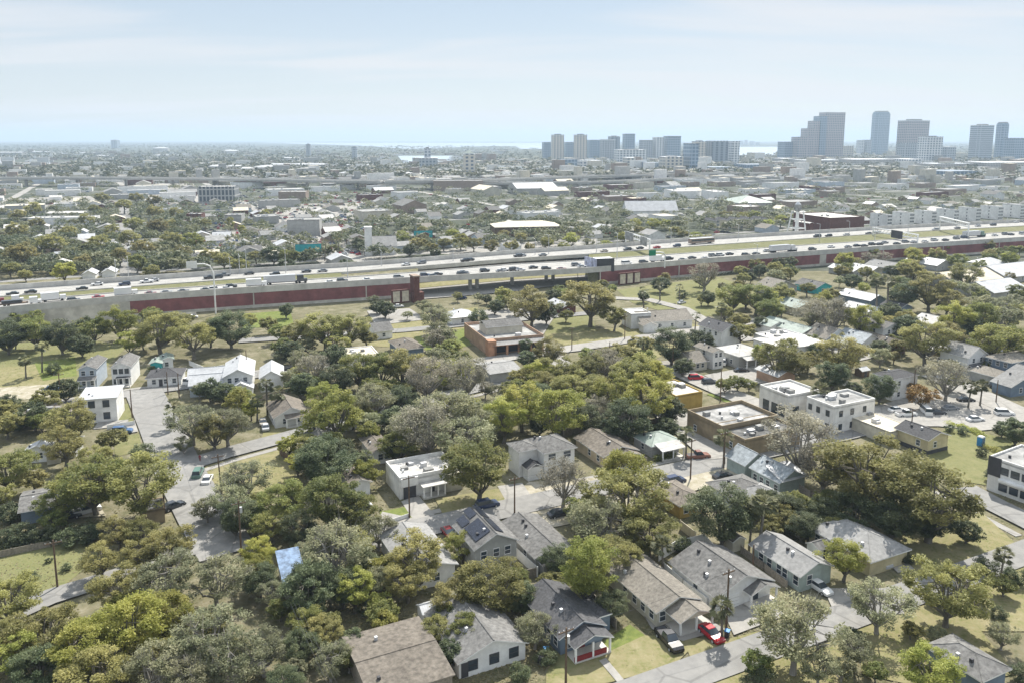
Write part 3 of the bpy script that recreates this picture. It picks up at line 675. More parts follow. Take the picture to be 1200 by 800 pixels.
H('garage_house', 'white house with broad grey shingle roof and a garage door', 'the white garage house', (840, 697), (909, 681), (781, 659), 3.0, pitch=.40, wall='wall_white', top='shingle_grey', lw=(.45,), garage=.28, porch=(.5, 1.0, 1.6, 2.6, 'gable', 2, 'shingle_grey'), door=(.72, 'glass'), vents=4)
r, lu, lv = H('bungalow', 'pale green house with long light grey roof and open carport front', 'the pale green bungalow', (938, 672), (975, 661), (876, 638), 3.1, pitch=.42, wall='wall_teal', top='shingle_light', lw=(.08, .3, .42, .62, .8), wh=1.5, fw=(.3,))
H('bungalow', 'yellow house with long light grey hipped roof behind the pale green house', 'the yellow long roofed house', (1020, 655), (1062, 640), (936, 619), 3.0, 'hip', .42, wall='wall_yellow', top='shingle_light', lw=(.45, .7, .85), wings=((-1.2, 5, 24, 30, 3.0, 'hip', .42, 'wall_white', 'shingle_light'),))
r, lu, lv = H('two_storey_house', 'grey two storey house with black solar panels on its roof', 'the solar panel house', (557, 642), (604, 629), (530, 615), 5.4, pitch=.5, wall='wall_grey', top='shingle_grey', edge='trim', oh=.35, fw=(.2, .5, .78), sill=3.2, floors=1)
for k, (u0, u1, v0, v1) in enumerate([(.6, 3.2, 1.2, 6.2), (.5, 1.9, 6.6, 9.5), (2.2, 3.4, 7.4, 10.4)]):
    g = MB(); z = lambda u: 5.4 + .5 * u + .1
    g.hexa([(u0, v0, z(u0)), (u1, v0, z(u1)), (u1, v1, z(u1)), (u0, v1, z(u0))], [(u0, v0, z(u0) + .06), (u1, v0, z(u1) + .06), (u1, v1, z(u1) + .06), (u0, v1, z(u0) + .06)], 'solar'); g.obj('solar_panel', r)
for k, (u0, u1, v0, v1) in enumerate([(.55, .75, 1, 6), (.55, .75, 6.6, 11)]):
    g = MB(); z = lambda u: 5.4 + .5 * (lu - u) + .1; a, b = lu * u0, lu * u1
    g.hexa([(a, v0, z(a)), (b, v0, z(b)), (b, v1, z(b)), (a, v1, z(a))], [(a, v0, z(a) + .06), (b, v0, z(b) + .06), (b, v1, z(b) + .06), (a, v1, z(a) + .06)], 'solar'); g.obj('solar_panel', r)
H('bungalow', 'grey house with low taupe roof beside the solar panel house', 'the taupe roofed house', (628, 651), (662, 632), (587, 612), 3.0, 'gv', .3, wall='wall_grey', top='shingle_grey', lw=(.3, .6), vents=3)
H('cottage', 'small white cottage with dark shuttered windows and shaded roof at the bottom', 'the shuttered white cottage', (538, 774), (617, 752), 12, 2.7, 'gv', .36, wall='wall_white', top='shingle_grey', fw=(.2, .52, .82), ww=1.3, dark=True, lw=(.2,), door=(.08, 'trim_dark'), oh=.4)
H('workshop', 'wide low building with a flat brown roof under tree shade', 'the brown flat roofed workshop', (436, 818), (531, 790), (408, 745), 3.2, 'gu', .08, wall='wood_grey', top='shingle_brown', edge='wood_grey', oh=.3)
H('shed', 'shed with a blue tarpaulin roof among dark trees', 'the blue tarpaulin roof', (334, 684), (354, 675), (322, 657), 2.6, 'shed', .18, wall='wall_white', top='tarp_blue', ang=24)
H('bungalow', 'white house with pale grey roof hidden behind wispy trees', 'the tree screened white house', (478, 672), (528, 652), (443, 626), 3.2, 'gv', .3, wall='wall_white', top='shingle_light', fw=(.25, .6), lw=(.3, .6))
# mission style white house
r, lu, lv = H('mission_house', 'white flat roofed stucco house with little porch and concrete drive', 'the white stucco house', (468, 563), (536, 549), 9, 3.9, 'flat', wall='wall_stucco', top='flat_white', par=.7, fw=(.8, .92), porch=(.34, .72, 2.2, 2.7, 'flat', 4, 'flat_white'), door=(.55, 'trim_dark'))
MB().box(.8, lu * .26, -.5, .05, .05, 2.5, 'trim_dark').obj('garage_door', r); MB().box(lu * .02, lu * .3, -.45, 0, 2.55, 4.3, 'wall_stucco').obj('facade', r)
MB().box(lu * .77, lu * 1.05, -.9, -.1, 0, 3.6, 'wall_beige').obj('bay_wall', r)
r, lu, lv = H('two_storey_house', 'tall white two storey house with grey hipped roof by the street', 'the white hip roofed house', (638, 528.5), (673, 521.5), 8, 6.0, 'hip', .42, wall='wall_white', top='shingle_grey', fw=(.25, .75), lw=(.5,), floors=2, ww=1.7, wings=((-4.4, 0, 3.0, 8, 5.9, 'hip', .4, 'wall_white', 'shingle_grey'),))
MB().box(-3.6, -.05, .4, 2.9, 0, 2.8, 'wall_white').obj('entry', r); gable_roof(r, -3.6, -.05, .4, 2.9, 2.8, .5, 'shingle_dark', 'v', .3, name='entry_roof')
H('bungalow', 'tan stucco bungalow with brown roof and deep front gable', 'the tan stucco bungalow', (708, 533), (745, 524.5), (675, 511.5), 3.0, 'gv', .34, wall='wall_tan', top='shingle_brown', fw=(.2, .55), lw=(.2, .5), porch=(.25, .95, 2.4, 2.7, 'gable', 2, 'shingle_brown'))
H('bungalow', 'low bungalow with pale green hipped roof and white porch canopy', 'the pale green roofed bungalow', (764, 521), (795, 514), (741, 509.5), 3.0, 'hip', .36, wall='wall_grey', top='metal_green', porch=(.1, .9, 3.0, 2.5, 'shed', 3, 'flat_white'), lw=(.5,))
H('bungalow', 'gold painted cottage with brown roof behind the palm', 'the gold painted cottage', (797, 590), (826, 583), 9, 3.0, 'hip', .34, wall='wall_gold', top='shingle_brown', fw=(.25, .7))
H('bungalow', 'low house with grey hipped roof next to the teal house', 'the grey hipped house', (862, 582), (902, 572), (822, 566), 3.0, 'hip', .36, wall='wall_blue', top='shingle_grey', lw=(.15,), wings=((3, 8, -3, 1, 3.0, 'gv', .36, 'wall_blue', 'shingle_grey'),))
r, lu, lv = H('metal_roof_house', 'weathered teal house with blue grey metal gable roofs', 'the teal metal roofed house', (914, 563.5), (943, 556), (886, 545), 3.3, 'gv', .55, wall='wall_teal', top='metal_blue', lw=(.12, .4, .62, .85), wings=((-.3, 6, 9.5, 15, 3.3, 'gv', .6, 'wall_teal', 'metal_blue'),), oh=.4)
g = MB(); roof_slab(g, [(.0, -.6, 3.35), (lu + .5, -.6, 3.35), (lu + .3, 5, 4.6), (.8, 5, 4.6)], .12, 'metal_white', 'trim'); g.obj('white_roof', r)
# --- shops
r, lu, lv = H('shop_building', 'ochre walled flat roofed store with patchy white roof and dark parapet', 'the patchy roofed store', (846, 503), (907, 488), (803, 484), 4.2, 'flat', wall='wall_ochre', top='flat_patchy', par=.9, lw=(.75,), fw=(), cat='shop')
H('shop_building', 'ochre flat roofed store block with a dark gravel roof', 'the dark gravel roofed store', (873, 517), (935, 502), 11, 3.8, 'flat', wall='wall_ochre', top='flat_black', par=.5, lw=(.4,), cat='shop')
H('shop_building', 'white stucco corner building with bright white flat roof', 'the white roofed corner building', (924, 465), (962, 459), (885, 453), 6.2, 'flat', wall='wall_stucco', top='flat_white', par=.5, lw=(.2, .45, .75), floors=1, ww=2.0, wh=2.6, sill=.7, cat='shop', fw=(.25, .7), dark=True)
H('apartment_house', 'two storey white building with dark flat roof and black cornice', 'the black corniced building', (977, 478), (1025, 468), (946, 466), 6.6, 'flat', wall='wall_stucco', top='flat_grey', par=.5, fw=(.18, .45, .75), lw=(.2, .55, .85), floors=2, dark=True, cat='apartment building')
H('shop_building', 'small flat roofed building with an orange front wall', 'the orange fronted building', (792, 464.5), (822, 458.5), 12, 4.0, 'flat', wall='wall_gold', top='flat_white', par=.3, cat='shop')
r, lu, lv = H('bungalow', 'yellow house with dark grey roof on raised crawl space by the lawn', 'the yellow house on the lawn', (1088, 514), (1112, 508.5), (1052, 500), 3.8, 'gv', .34, wall='wall_yellow', top='shingle_dark', fw=(.35,), lw=(.3,), sill=1.5)
MB().box(-.06, lu + .06, -.06, lv, 0, 1.0, 'trim_dark').obj('crawl_space', r)
H('canopy_building', 'long low pale flat roof beside the car park', 'the long pale car park roof', (1043, 506), (1070, 500), 20, 3.2, 'flat', wall='wall_beige', top='flat_cream', par=.1, cat='building')
r, lu, lv = H('modern_house', 'modern white two storey house with black corner and garage at the street', 'the modern white house', (1224, 557), 12, (1172, 531), 6.8, 'flat', wall='wall_stucco', top='flat_grey', par=.4, lw=(.1, .3, .5, .7), floors=2, ww=1.5, dark=True, ang=31)
MB().box(-.12, .05, lv - 2.4, lv + .1, 3.4, 7.3, 'trim_dark').obj('dark_cladding', r); MB().box(-1.2, -.05, .5, lv - 2.6, 3.1, 3.5, 'trim').obj('balcony', r)
H('bungalow', 'blue grey cottage with light roof and red door at the wide street', 'the blue grey cottage', (1185, 452), (1230, 440), (1172, 444), 3.2, 'gv', .4, wall='wall_slate', top='shingle_light', door=(.35, 'red'), fw=(.2, .6), ang=20)
H('bungalow', 'low house with a taupe hipped roof beside the blue grey cottage', 'the taupe hipped cottage', (1165, 440), (1182, 436), (1132, 431), 3.0, 'hip', .35, wall='wall_grey', top='shingle_tan')
H('apartment_house', 'two storey slate building with a wide taupe roof', 'the wide taupe roofed building', (1185, 424), (1225, 414), (1147, 418), 5.8, 'hip', .25, wall='wall_slate', top='shingle_tan', fw=(.2, .5), lw=(.2, .5, .8), floors=2, cat='apartment building')
H('two_storey_house', 'white boxy two storey house with a dark shingle roof', 'the boxy white house', (1047, 443.5), (1077, 438.5), (1038, 434), 6.2, 'hip', .25, wall='wall_white', top='shingle_dark', lw=(.5,), fw=(.25,), floors=2, oh=.3)
H('two_storey_house', 'tall white gabled house with dark porch roofs among the oaks', 'the tall white gabled house', (1135, 418), (1152, 413), 9, 6.0, 'gv', .6, wall='wall_white', top='shingle_light', fw=(.3, .7), floors=2, porch=(0, 1, 2.4, 3.0, 'shed', 3, 'shingle_dark'))
H('cottage', 'low white cottage with shaded dark roof before the tall gabled house', 'the low white cottage', (1128, 428), (1150, 424), 8, 3.0, 'gv', .4, wall='wall_beige', top='shingle_dark', fw=(.4,))
H('cottage', 'tan cottage with a small white topped roof behind the rusty oak', 'the tan white topped cottage', (1102, 412), (1118, 409), 7, 3.0, 'hip', .3, wall='wall_ochre', top='flat_white', fw=(.5,))
H('cottage', 'brick red gabled cottage beside the small paved yard', 'the brick red cottage', (1045, 405), (1060, 402), 10, 3.2, 'gv', .5, wall='brick', top='shingle_brown', fw=(.5,))
H('two_storey_house', 'narrow white two storey house with grey roof above the paved yard', 'the narrow white house', (1035, 385), (1056, 381), 12, 6.0, 'gv', .3, wall='wall_white', top='shingle_grey', lw=(.3, .7), fw=(.3, .7), floors=2, porch=(.1, 1, 2, 3, 'shed', 3, 'shingle_dark'))
H('cottage', 'white cottage with blue metal roof facing the paved yard', 'the blue metal roofed cottage', (1010, 401), (1028, 397), (995, 391), 3.4, 'gv', .55, wall='wall_white', top='metal_blue', fw=(.35, .7), wings=((-4.5, 0, 2, 9, 3.0, 'gv', .4, 'wall_white', 'metal_blue'),))
H('house', 'long house with light olive grey roof at the bend of the street', 'the long olive roofed house', (940, 390), (958, 386), (895, 376), 3.2, 'gv', .35, wall='wall_white', top='metal_green', fw=(.4,), wings=((-3, 5, 12, 20, 3.2, 'gv', .35, 'wall_white', 'metal_green'),))
H('house', 'white house with long side wall and tan roof behind the rusty trees', 'the long tan roofed house', (968, 396), (992, 391), (952, 388), 3.2, 'gv', .5, wall='wall_white', top='shingle_tan', fw=(.3, .7))
H('shop_building', 'low building with broad bright white roof beside the corner store', 'the broad white roof', (920, 408), (962, 398), (888, 396), 4.0, 'hip', .14, wall='wall_white', top='flat_white', cat='shop')
H('shop_building', 'flat white roofed building behind the corner store', 'the flat white roof', (905, 398), (935, 391), (885, 391), 4.2, 'flat', wall='wall_white', top='flat_white', par=.3, cat='shop')
H('corner_store', 'dark walled corner store with pyramid pale roof and dormer', 'the pyramid roofed corner store', (866, 416.5), (892, 410), (844, 406), 4.2, 'hip', .36, wall='wall_grey', top='flat_white', porch=(.1, 1.1, 2.5, 3.2, 'shed', 4, 'flat_white'), fw=(.3, .7), lw=(.3, .6), cat='shop')
H('two_storey_house', 'white two storey house with taupe roof next to the corner store', 'the taupe two storey house', (836, 412), (846, 409.5), (815, 404.5), 5.6, 'gv', .35, wall='wall_white', top='shingle_tan', fw=(.3, .7), lw=(.5,), floors=2)
H('cottage', 'little cream cottage with a straw coloured roof by the red car', 'the straw roofed cottage', (812, 424), (826, 420.5), 9, 3.0, 'gu', .45, wall='wall_beige', top='shingle_tan', fw=(.35, .7))
H('two_storey_house', 'white two storey house with worn dark roof near the street bend', 'the worn dark roofed house', (846, 388), (862, 383.5), (832, 378), 5.6, 'gv', .5, wall='wall_white', top='shingle_dark', lw=(.25, .5, .75), fw=(.5,), floors=1, sill=3.4)
H('brown_cottage', 'cottage with snow white roof pieces under the big pale oak', 'the oak shaded cottage', (912, 440), (930, 436), (893, 430), 3.2, 'gv', .4, wall='wall_salmon', top='metal_white')
# --- upper middle
r, lu, lv = H('long_house', 'white house with tan roof and porch on the open corner lot', 'the white corner lot house', (752, 377), (806, 371), 12, 3.4, 'gu', .42, wall='wall_white', top='shingle_tan', ang=14, fw=(.1, .35, .6, .85), wings=((-3, 5, 3, 12, 5.6, 'flat', 0, 'wall_white', 'flat_white'), (-1, 4.5, -4, 0, 3.0, 'gv', .4, 'wall_white', 'shingle_tan')))
r, lu, lv = H('store_building', 'salmon coloured store with columned porch and old tan upper storey', 'the salmon store', (570, 401), (632, 392), (541, 381.5), 4.2, 'flat', wall='wall_salmon', top='flat_grey', par=1.0, cat='shop', ang=20)
MB().box(3, 16, 9, 17, 4.2, 7.0, 'wall_beige').obj('upper_storey', r); gable_roof(r, 3, 16, 9, 17, 7.0, .35, 'shingle_grey', 'u', .3, name='upper_roof')
MB().box(2.5, lu - 1, -.06, .05, .4, 3.0, 'trim_dark').obj('shop_front', r)
for k in range(5): x = 2 + k * (lu - 3.5) / 4; MB().box(x - .35, x + .35, -3.2, -2.6, 0, 3.6, 'wall_orange').obj('porch_column', r)
g = MB(); roof_slab(g, [(1, -3.4, 3.7), (lu, -3.4, 3.7), (lu, -.1, 4.3), (1, -.1, 4.3)], .2, 'shingle_light', 'wall_orange'); g.obj('porch_roof', r)
MB().box(-.3, 2.4, -3.2, .05, 0, 5.2, 'wall_orange').obj('corner_tower', r)
H('bungalow', 'low house with mottled brown hipped roof behind the salmon store lawn', 'the mottled hip roofed house', (470, 409), (492, 403), (448, 400), 3.0, 'hip', .4, wall='wall_slate', top='shingle_brown')
H('shop_building', 'low building with flat cream roof among the trees', 'the flat cream roof', (405, 421.5), (442, 413), (391, 410), 3.6, 'flat', wall='wall_stucco', top='flat_cream', par=.3, ang=22, cat='building')
H('cottage', 'small white cottage with dark roof beyond the cream roof', 'the small white cottage', (440, 388), (457, 384), 10, 3.2, 'gu', .4, wall='wall_white', top='shingle_grey', fw=(.5,))
H('bungalow', 'white bungalow with brown patched roof and open drive', 'the brown patched bungalow', (322, 488), (360, 481), (309, 473), 3.0, 'gv', .5, wall='wall_white', top='shingle_brown', fw=(.3, .7), lw=(.3, .7), porch=(.3, .95, 1.6, 2.6, 'shed', 3, 'shingle_brown'))
H('bungalow', 'blue grey gabled house behind the dark green oak', 'the blue grey gabled house', (360, 520), (397, 514), (349, 510), 3.2, 'gv', .5, wall='wall_slate', top='shingle_grey', fw=(.5,))
H('bungalow', 'low white house with large dark roof beneath the grey trees', 'the dark roofed low house', (437, 529), (458, 524), (414, 514), 3.0, 'gv', .3, wall='wall_white', top='shingle_brown', fw=(.4, .75), lw=(.5,))
H('bungalow', 'house with mossy grey ridge roof between the oaks', 'the mossy ridge roof', (450, 475), (480, 468), (442, 462), 3.0, 'gu', .3, wall='wall_grey', top='shingle_grey')
H('bungalow', 'house with brown hipped roof behind yellow bush', 'the brown hipped house', (412, 566), (432, 560), (398, 548), 3.0, 'gv', .4, wall='wall_white', top='shingle_brown', edge='trim')
H('garage', 'low garage with a pale flat top beside the orchard of palms', 'the pale flat garage', (575, 437), (606, 430), (560, 425), 3.2, 'gu', .18, wall='wall_grey', top='shingle_light')
# --- the west side
r, lu, lv = H('modern_house', 'white cubic two storey house with white sloped roof by the crossing', 'the white cubic house', (92, 468.5), (137, 463.5), 8.5, 6.2, 'shed', .05, wall='wall_stucco', top='metal_white', ang=15, fw=(.33, .72), floors=2, ww=1.4, wh=1.6, dark=True)
MB().box(4, 11, -5, -.1, 0, .25, 'paving').obj('terrace', r)
H('townhouse', 'pale blue two storey townhouse with grey roof and shaded porch', 'the pale blue townhouse', (92, 432), (113, 430), 11, 5.8, 'gv', .45, wall='wall_blue', top='shingle_grey', ang=13, fw=(.25, .75), floors=2, porch=(0, 1, 2, 2.9, 'shed', 3, 'shingle_grey'), oh=.35)
H('townhouse', 'white townhouse with black trim and two storey front balcony', 'the black trimmed townhouse', (130, 430), (153.5, 427.5), 11, 5.8, 'gv', .5, wall='wall_white', top='shingle_grey', ang=13, fw=(.2, .5, .8), floors=2, dark=True, porch=(.3, 1, 1.8, 3.0, 'flat', 3, 'trim_dark'), oh=.35)
H('bungalow', 'small white bungalow with dark roof and white van parked beside it', 'the small dark roofed bungalow', (172, 442), (213, 437), 8, 3.0, 'hip', .35, wall='wall_white', top='shingle_dark', ang=14, fw=(.2, .55, .8), door=(.4, 'trim_dark'))
r, lu, lv = H('big_house', 'large pale blue house with many intersecting white metal roofs', 'the many roofed pale house', (262, 441), (296, 434), 15, 5.6, 'gv', .5, wall='wall_white', top='metal_white', ang=16, fw=(.2, .45, .75), floors=2, wings=((-9, 0, 1.5, 8, 3.6, 'gu', .55, 'wall_blue', 'metal_white'), (-10, 0, 8.2, 15, 3.6, 'gu', .55, 'wall_blue', 'metal_white'), (9.5, 15.5, 1, 12, 4.2, 'gv', .6, 'wall_white', 'metal_white'), (1.5, 7.5, -3.2, 0, 3.0, 'gv', .5, 'wall_white', 'metal_white')))
H('bungalow', 'white metal roofed cottage in front of the orange tinged oak', 'the white metal roofed cottage', (30, 527), (60, 521.5), (6, 523), 3.0, 'gv', .45, wall='wall_white', top='metal_white', ang=14, fw=(.6,), wings=((6, 9.5, 1, 7, 2.8, 'gu', .3, 'wall_white', 'metal_white'),))
H('long_shed', 'long low grey roofed building along the shaded car yard', 'the long grey shed', (24, 598), (84, 574), (-30, 585), 2.8, 'gu', .2, wall='wall_slate', top='shingle_grey', ang=26)
H('bungalow', 'flat brown roofed building beside the dirt lot', 'the flat brown roof', (24, 487), (88, 478), 7, 3.0, 'flat', wall='wood_grey', top='shingle_brown', par=.2, ang=14)
H('shed', 'brown wooden shed with dark top under the big yellow green oak', 'the brown wooden shed', (164, 600), (192, 590), 5, 2.8, 'flat', wall='wall_ochre', top='flat_black', par=.1, ang=26)
H('bungalow', 'grey hipped house at the bottom edge behind the yellow tree', 'the grey hipped house at the bottom', (1150, 793), (1180, 780), (1064, 765), 3.0, 'hip', .4, wall='wall_slate', top='shingle_grey')
H('cottage', 'small teal shed near the dark bungalow', 'the small teal shed', (176, 425), (187, 423), 5, 3.0, 'gv', .3, wall='teal_sign', top='metal_green', ang=14)
# homes between the motorway and the rusty oaks
for A, B, C, rf, wl, tp, lb, sh in [
  ((660, 360), (672, 357.5), (645, 353), 'gv', 'brick', 'metal_white', 'dark brick cottage with white metal roof behind the big oak', 'the dark brick cottage'),
  ((935, 361), (953, 357), (928, 350), 'gv', 'wall_beige', 'metal_green', 'house with pale mint roof beside the drive', 'the pale mint roof'),
  ((957, 337), (970, 334), (947, 330), 'gv', 'teal_sign', 'shingle_grey', 'grey roofed house with a bright turquoise end wall', 'the turquoise walled house'),
  ((1020, 352), (1035, 349), (1000, 342), 'gv', 'wall_slate', 'metal_white', 'dark walled house with a bright white roof among oaks', 'the dark walled white roof'),
  ((1024, 366), (1035, 363), (1010, 355), 'gv', 'wall_white', 'metal_white', 'house with plain white roof behind the yellow green tree', 'the plain white roof'),
  ((1055, 361), (1063, 358), (1043, 355), 'gv', 'wall_slate', 'shingle_dark', 'dark navy gabled cottage between white roofs', 'the navy gabled cottage'),
  ((1000, 318), (1008, 316), (980, 312), 'gv', 'wall_grey', 'metal_white', 'first white roofed house of the row under the motorway wall', 'the first row house under the wall'),
  ((1022, 317), (1030, 315), (1004, 311), 'gv', 'wall_grey', 'metal_white', 'second white roofed house of the row under the motorway wall', 'the second row house under the wall'),
  ((1047, 315), (1058, 312), (1030, 308), 'gv', 'wall_slate', 'shingle_light', 'pale roofed house with a dark gable end under the motorway wall', 'the dark gable row house'),
  ((1098, 311), (1108, 308), (1082, 303), 'gv', 'wall_grey', 'metal_white', 'white roofed house near the end of the motorway wall', 'the white roof at the wall end'),
  ((1125, 334), (1175, 327), (1100, 323), 'gu', 'wall_grey', 'flat_cream', 'long low building with a cream roof behind the dark oaks', 'the long cream roof'),
  ((1165, 343), (1200, 337), (1125, 335), 'gu', 'wall_grey', 'metal_white', 'wide white roofed warehouse near the edge of the houses', 'the wide white warehouse'),
  ((1180, 325), (1215, 318), (1145, 316), 'gu', 'wall_grey', 'metal_white', 'broad white roofed hall beyond the wide warehouse', 'the broad white hall'),
  ((1160, 310), (1176, 307), (1148, 305), 'hip', 'wall_white', 'metal_white', 'small hip roofed white house past the broad hall', 'the small white hip house'),
  ((1092, 380), (1112, 376), (1083, 373), 'gv', 'wall_white', 'flat_white', 'white cottage peeking between two rusty oaks', 'the peeking white cottage'),
  ((995, 345), (1005, 343), (985, 341), 'gu', 'wall_beige', 'shingle_light', 'beige roofed home beside the palm clump', 'the beige roofed home'),
  ((905, 338), (930, 334), (918, 330), 'gv', 'wall_grey', 'shingle_tan', 'house with a dull tan roof by the service road', 'the dull tan roof'),
  ((530, 372), (558, 368), (524, 366), 'hip', 'wall_white', 'metal_white', 'white domed tent roof near the motorway bridge', 'the white domed tent'),
  ((190, 421), (200, 419), 6, 'gv', 'wall_white', 'metal_green', 'small green roofed outhouse behind the dark bungalow', 'the green roofed outhouse')]:
    H('house', lb, sh, A, B, C, 3.2, rf, .4, wall=wl, top=tp, fw=(.4,))

facade_mat('f_office', (.42, .42, .41), (.06, .08, .10), 7, 4, .2, .35)
# --- just past the motorway, one by one: px x0, x1, eave y, base y, kind
def shed_px(name, label, short, x0, x1, ye, yb, roof, wall, top, dep=10, ang=26, pitch=.45, cat='house', fl=1, fw=(), lw=(), par=.5):
    b = G((x0 + x1) / 2, yb); d = math.hypot(b[0], b[1]); ppm = PPM((x0 + x1) / 2, yb); a = math.radians(ang)
    bearing = math.atan2(b[0], b[1]); rel = a + bearing        # turned against the line of sight
    w = (x1 - x0) / ppm; wid = max(3.0, (w - dep * abs(math.sin(rel))) / max(.3, abs(math.cos(rel))))
    h = max(2.5, (yb - ye) / ppm / .97)
    # near corner: the lowest-left corner of the front
    o = b - np.array([math.cos(a), math.sin(a)]) * wid / 2 + np.array([-math.sin(a), math.cos(a)]) * 0
    px, py = PJ(o[0], o[1], h)
    return H(name, label, short, (px, py), wid, dep, h, roof, pitch, wall=wall, top=top, ang=ang, cat=cat, floors=fl, fw=fw, lw=lw, par=par)
S = shed_px
r, lu, lv = S('church', 'white church with square bell tower and grey roof beyond the motorway', 'the white church', 436, 466, 288, 299, 'gu', 'wall_white', 'shingle_light', 14, 14, .7, 'church', fw=(.2, .45, .7))
MB().box(-4.5, -.4, -2, 2.2, 0, 17, 'wall_white').obj('bell_tower', r); MB().box(-4.8, -.1, -2.3, 2.5, 17, 17.6, 'trim').obj('tower_cap', r)
for k in range(3): u = lu * (.2 + .27 * k); gable_roof(r, u - 2, u + 2, -.6, 5, 4.8 * (lv / 14), .8, 'shingle_light', 'v', .2, name='dormer_roof')
S('warehouse', 'large red brick warehouse with plain walls beside the water tower', 'the red brick warehouse', 952, 1032, 256, 275, 'flat', 'brick', 'flat_white', 40, 20, cat='warehouse')
S('warehouse', 'lower gabled red brick annex joined to the brick warehouse', 'the brick annex', 940, 960, 262, 277, 'gv', 'brick', 'flat_white', 16, 20, .3, cat='warehouse')
S('market_hall', 'broad hall with cream ribbed roof and arcade on the far side of the motorway', 'the cream ribbed hall', 577, 662, 266, 277, 'hip', 'wood', 'flat_cream', 24, 10, .25, cat='hall')
S('apartment_house', 'grey blank walled office block beside the parking lots', 'the grey office block', 336, 376, 259, 277, 'flat', 'wall_grey', 'flat_grey', 18, 8, cat='office building')
S('apartment_house', 'square grey office tower at the parking lot corner', 'the square grey office', 262, 285, 253, 265, 'flat', 'wall_grey', 'flat_grey', 16, 8, cat='office building')
S('office_building', 'dark glassy office slab with white vertical fins', 'the finned dark office', 231, 277, 220, 238, 'flat', 'f_office', 'flat_white', 22, 6, cat='office building', fw=tuple(i / 14 for i in range(1, 14)))
S('office_building', 'wide brown brick block under the tank farm', 'the wide brown block', 325, 360, 226, 236, 'flat', 'brick_pale', 'flat_grey', 25, 6, cat='office building')
S('office_building', 'long dark block in front of the round concrete tower', 'the long dark block', 508, 566, 213, 224, 'flat', 'brick_pale', 'flat_grey', 25, 4, cat='office building')
S('school_building', 'long white flat school building among the trees', 'the long white school', 35, 110, 256, 264, 'flat', 'wall_white', 'flat_white', 14, 10, cat='school')
S('warehouse', 'long pale roofed shed behind the white school', 'the pale shed behind the school', 55, 105, 250, 256, 'gu', 'wall_beige', 'flat_white', 16, 10, .12, cat='warehouse')
S('warehouse', 'dark brick shop with white upper edge near the office slab', 'the dark brick shop', 217, 238, 252, 262, 'flat', 'brick', 'flat_grey', 14, 8, cat='shop')
S('mansard_hall', 'long white roofed hall with a line of dormers', 'the dormered white hall', 732, 797, 247, 253, 'gu', 'wall_white', 'metal_white', 18, 6, .9, cat='hall')
S('arena', 'wide hall with pale mint curved roof among trees', 'the mint roofed hall', 855, 917, 238, 243, 'hip', 'wall_grey', 'metal_green', 45, 8, .3, cat='hall')
S('warehouse', 'white box store with dark middle section', 'the white box store', 785, 830, 225, 233, 'flat', 'wall_white', 'flat_white', 40, 10, cat='store')
S('warehouse', 'second white box store with brick end', 'the brick ended box store', 830, 862, 226, 236, 'flat', 'wall_white', 'flat_white', 40, 10, cat='store')
S('stadium_roof', 'group of pale overlapping hall roofs near the elevated road', 'the overlapping pale halls', 600, 660, 221, 228, 'gu', 'wall_grey', 'metal_white', 55, 12, .2, cat='hall')
for i, x in enumerate(range(835, 905, 14)):
    S('apartment_house', ['cream gabled apartment block beside the dark trees', 'second cream gabled apartment block along the motorway', 'middle cream gabled apartment block along the motorway', 'fourth cream gabled apartment block along the motorway', 'cream gabled apartment block next to the water tower trees'][i % 5], 'the cream apartment row', x, x + 12, 259 - i * .5, 270 - i * .6, 'gv', 'wall_beige', 'shingle_dark', 16, 20, .7, cat='apartment building', fl=3, fw=(.3, .7))
for i, x in enumerate(range(1030, 1215, 26)):
    S('apartment_house', 'grey white four storey apartment block, %s along from the brick warehouse' % ['first', 'second', 'third', 'fourth', 'fifth', 'sixth', 'seventh', 'eighth'][i], 'the grey apartment range', x, x + 24, 253 - i * 1.9, 268 - i * 2.0, 'flat', 'wall_white', 'flat_white', 18, 20, cat='apartment building', fl=4, fw=(.15, .38, .62, .85), lw=(.5,))
for x0, x1, ye, yb, rf, tp, lb, sh in [(170, 195, 302, 308, 'hip', 'metal_white', 'white hip roofed cottage just past the noise wall', 'the white hip cottage'),
    (96, 113, 321, 327, 'gv', 'metal_white', 'white gabled cottage at the noise wall', 'the gabled cottage at the noise wall'), (119, 136, 319, 325, 'gv', 'metal_white', 'second white gabled cottage at the noise wall with pale front', 'the pale fronted cottage'),
    (203, 225, 296, 303, 'gv', 'metal_white', 'dark cottage with white gable past the noise wall', 'the white gable cottage'), (223, 240, 302, 310, 'gv', 'shingle_grey', 'grey gabled cottage beside the short side street', 'the side street cottage'),
    (63, 86, 301, 306, 'gu', 'metal_white', 'long white roofed home among the rusty trees', 'the long white home'), (125, 141, 289, 296, 'gv', 'metal_white', 'house with white roof peak between the brown crowns', 'the white peaked house'),
    (44, 60, 306, 311, 'hip', 'shingle_light', 'pale domed cottage hidden behind the yellow shrub', 'the pale domed cottage'), (90, 102, 272, 278, 'gv', 'metal_white', 'blue white gabled house beneath the school', 'the gabled house by the school'),
    (262, 275, 286, 292, 'gv', 'wall_blue', 'small pale blue gabled house by the parking lot', 'the small pale blue house'), (280, 292, 285, 291, 'gv', 'wall_blue', 'second small pale blue gabled house by the parking lot', 'the second pale blue house'),
    (250, 270, 277, 283, 'gu', 'metal_white', 'white bungalow with curved drive before the office', 'the white bungalow by the office')]:
    S('cottage', lb, sh, x0, x1, ye, yb, rf, 'wall_blue' if 'blue' in lb else 'wall_white', tp if tp in M and tp.startswith(('metal', 'shingle')) else 'shingle_light', 9, 18, .55)
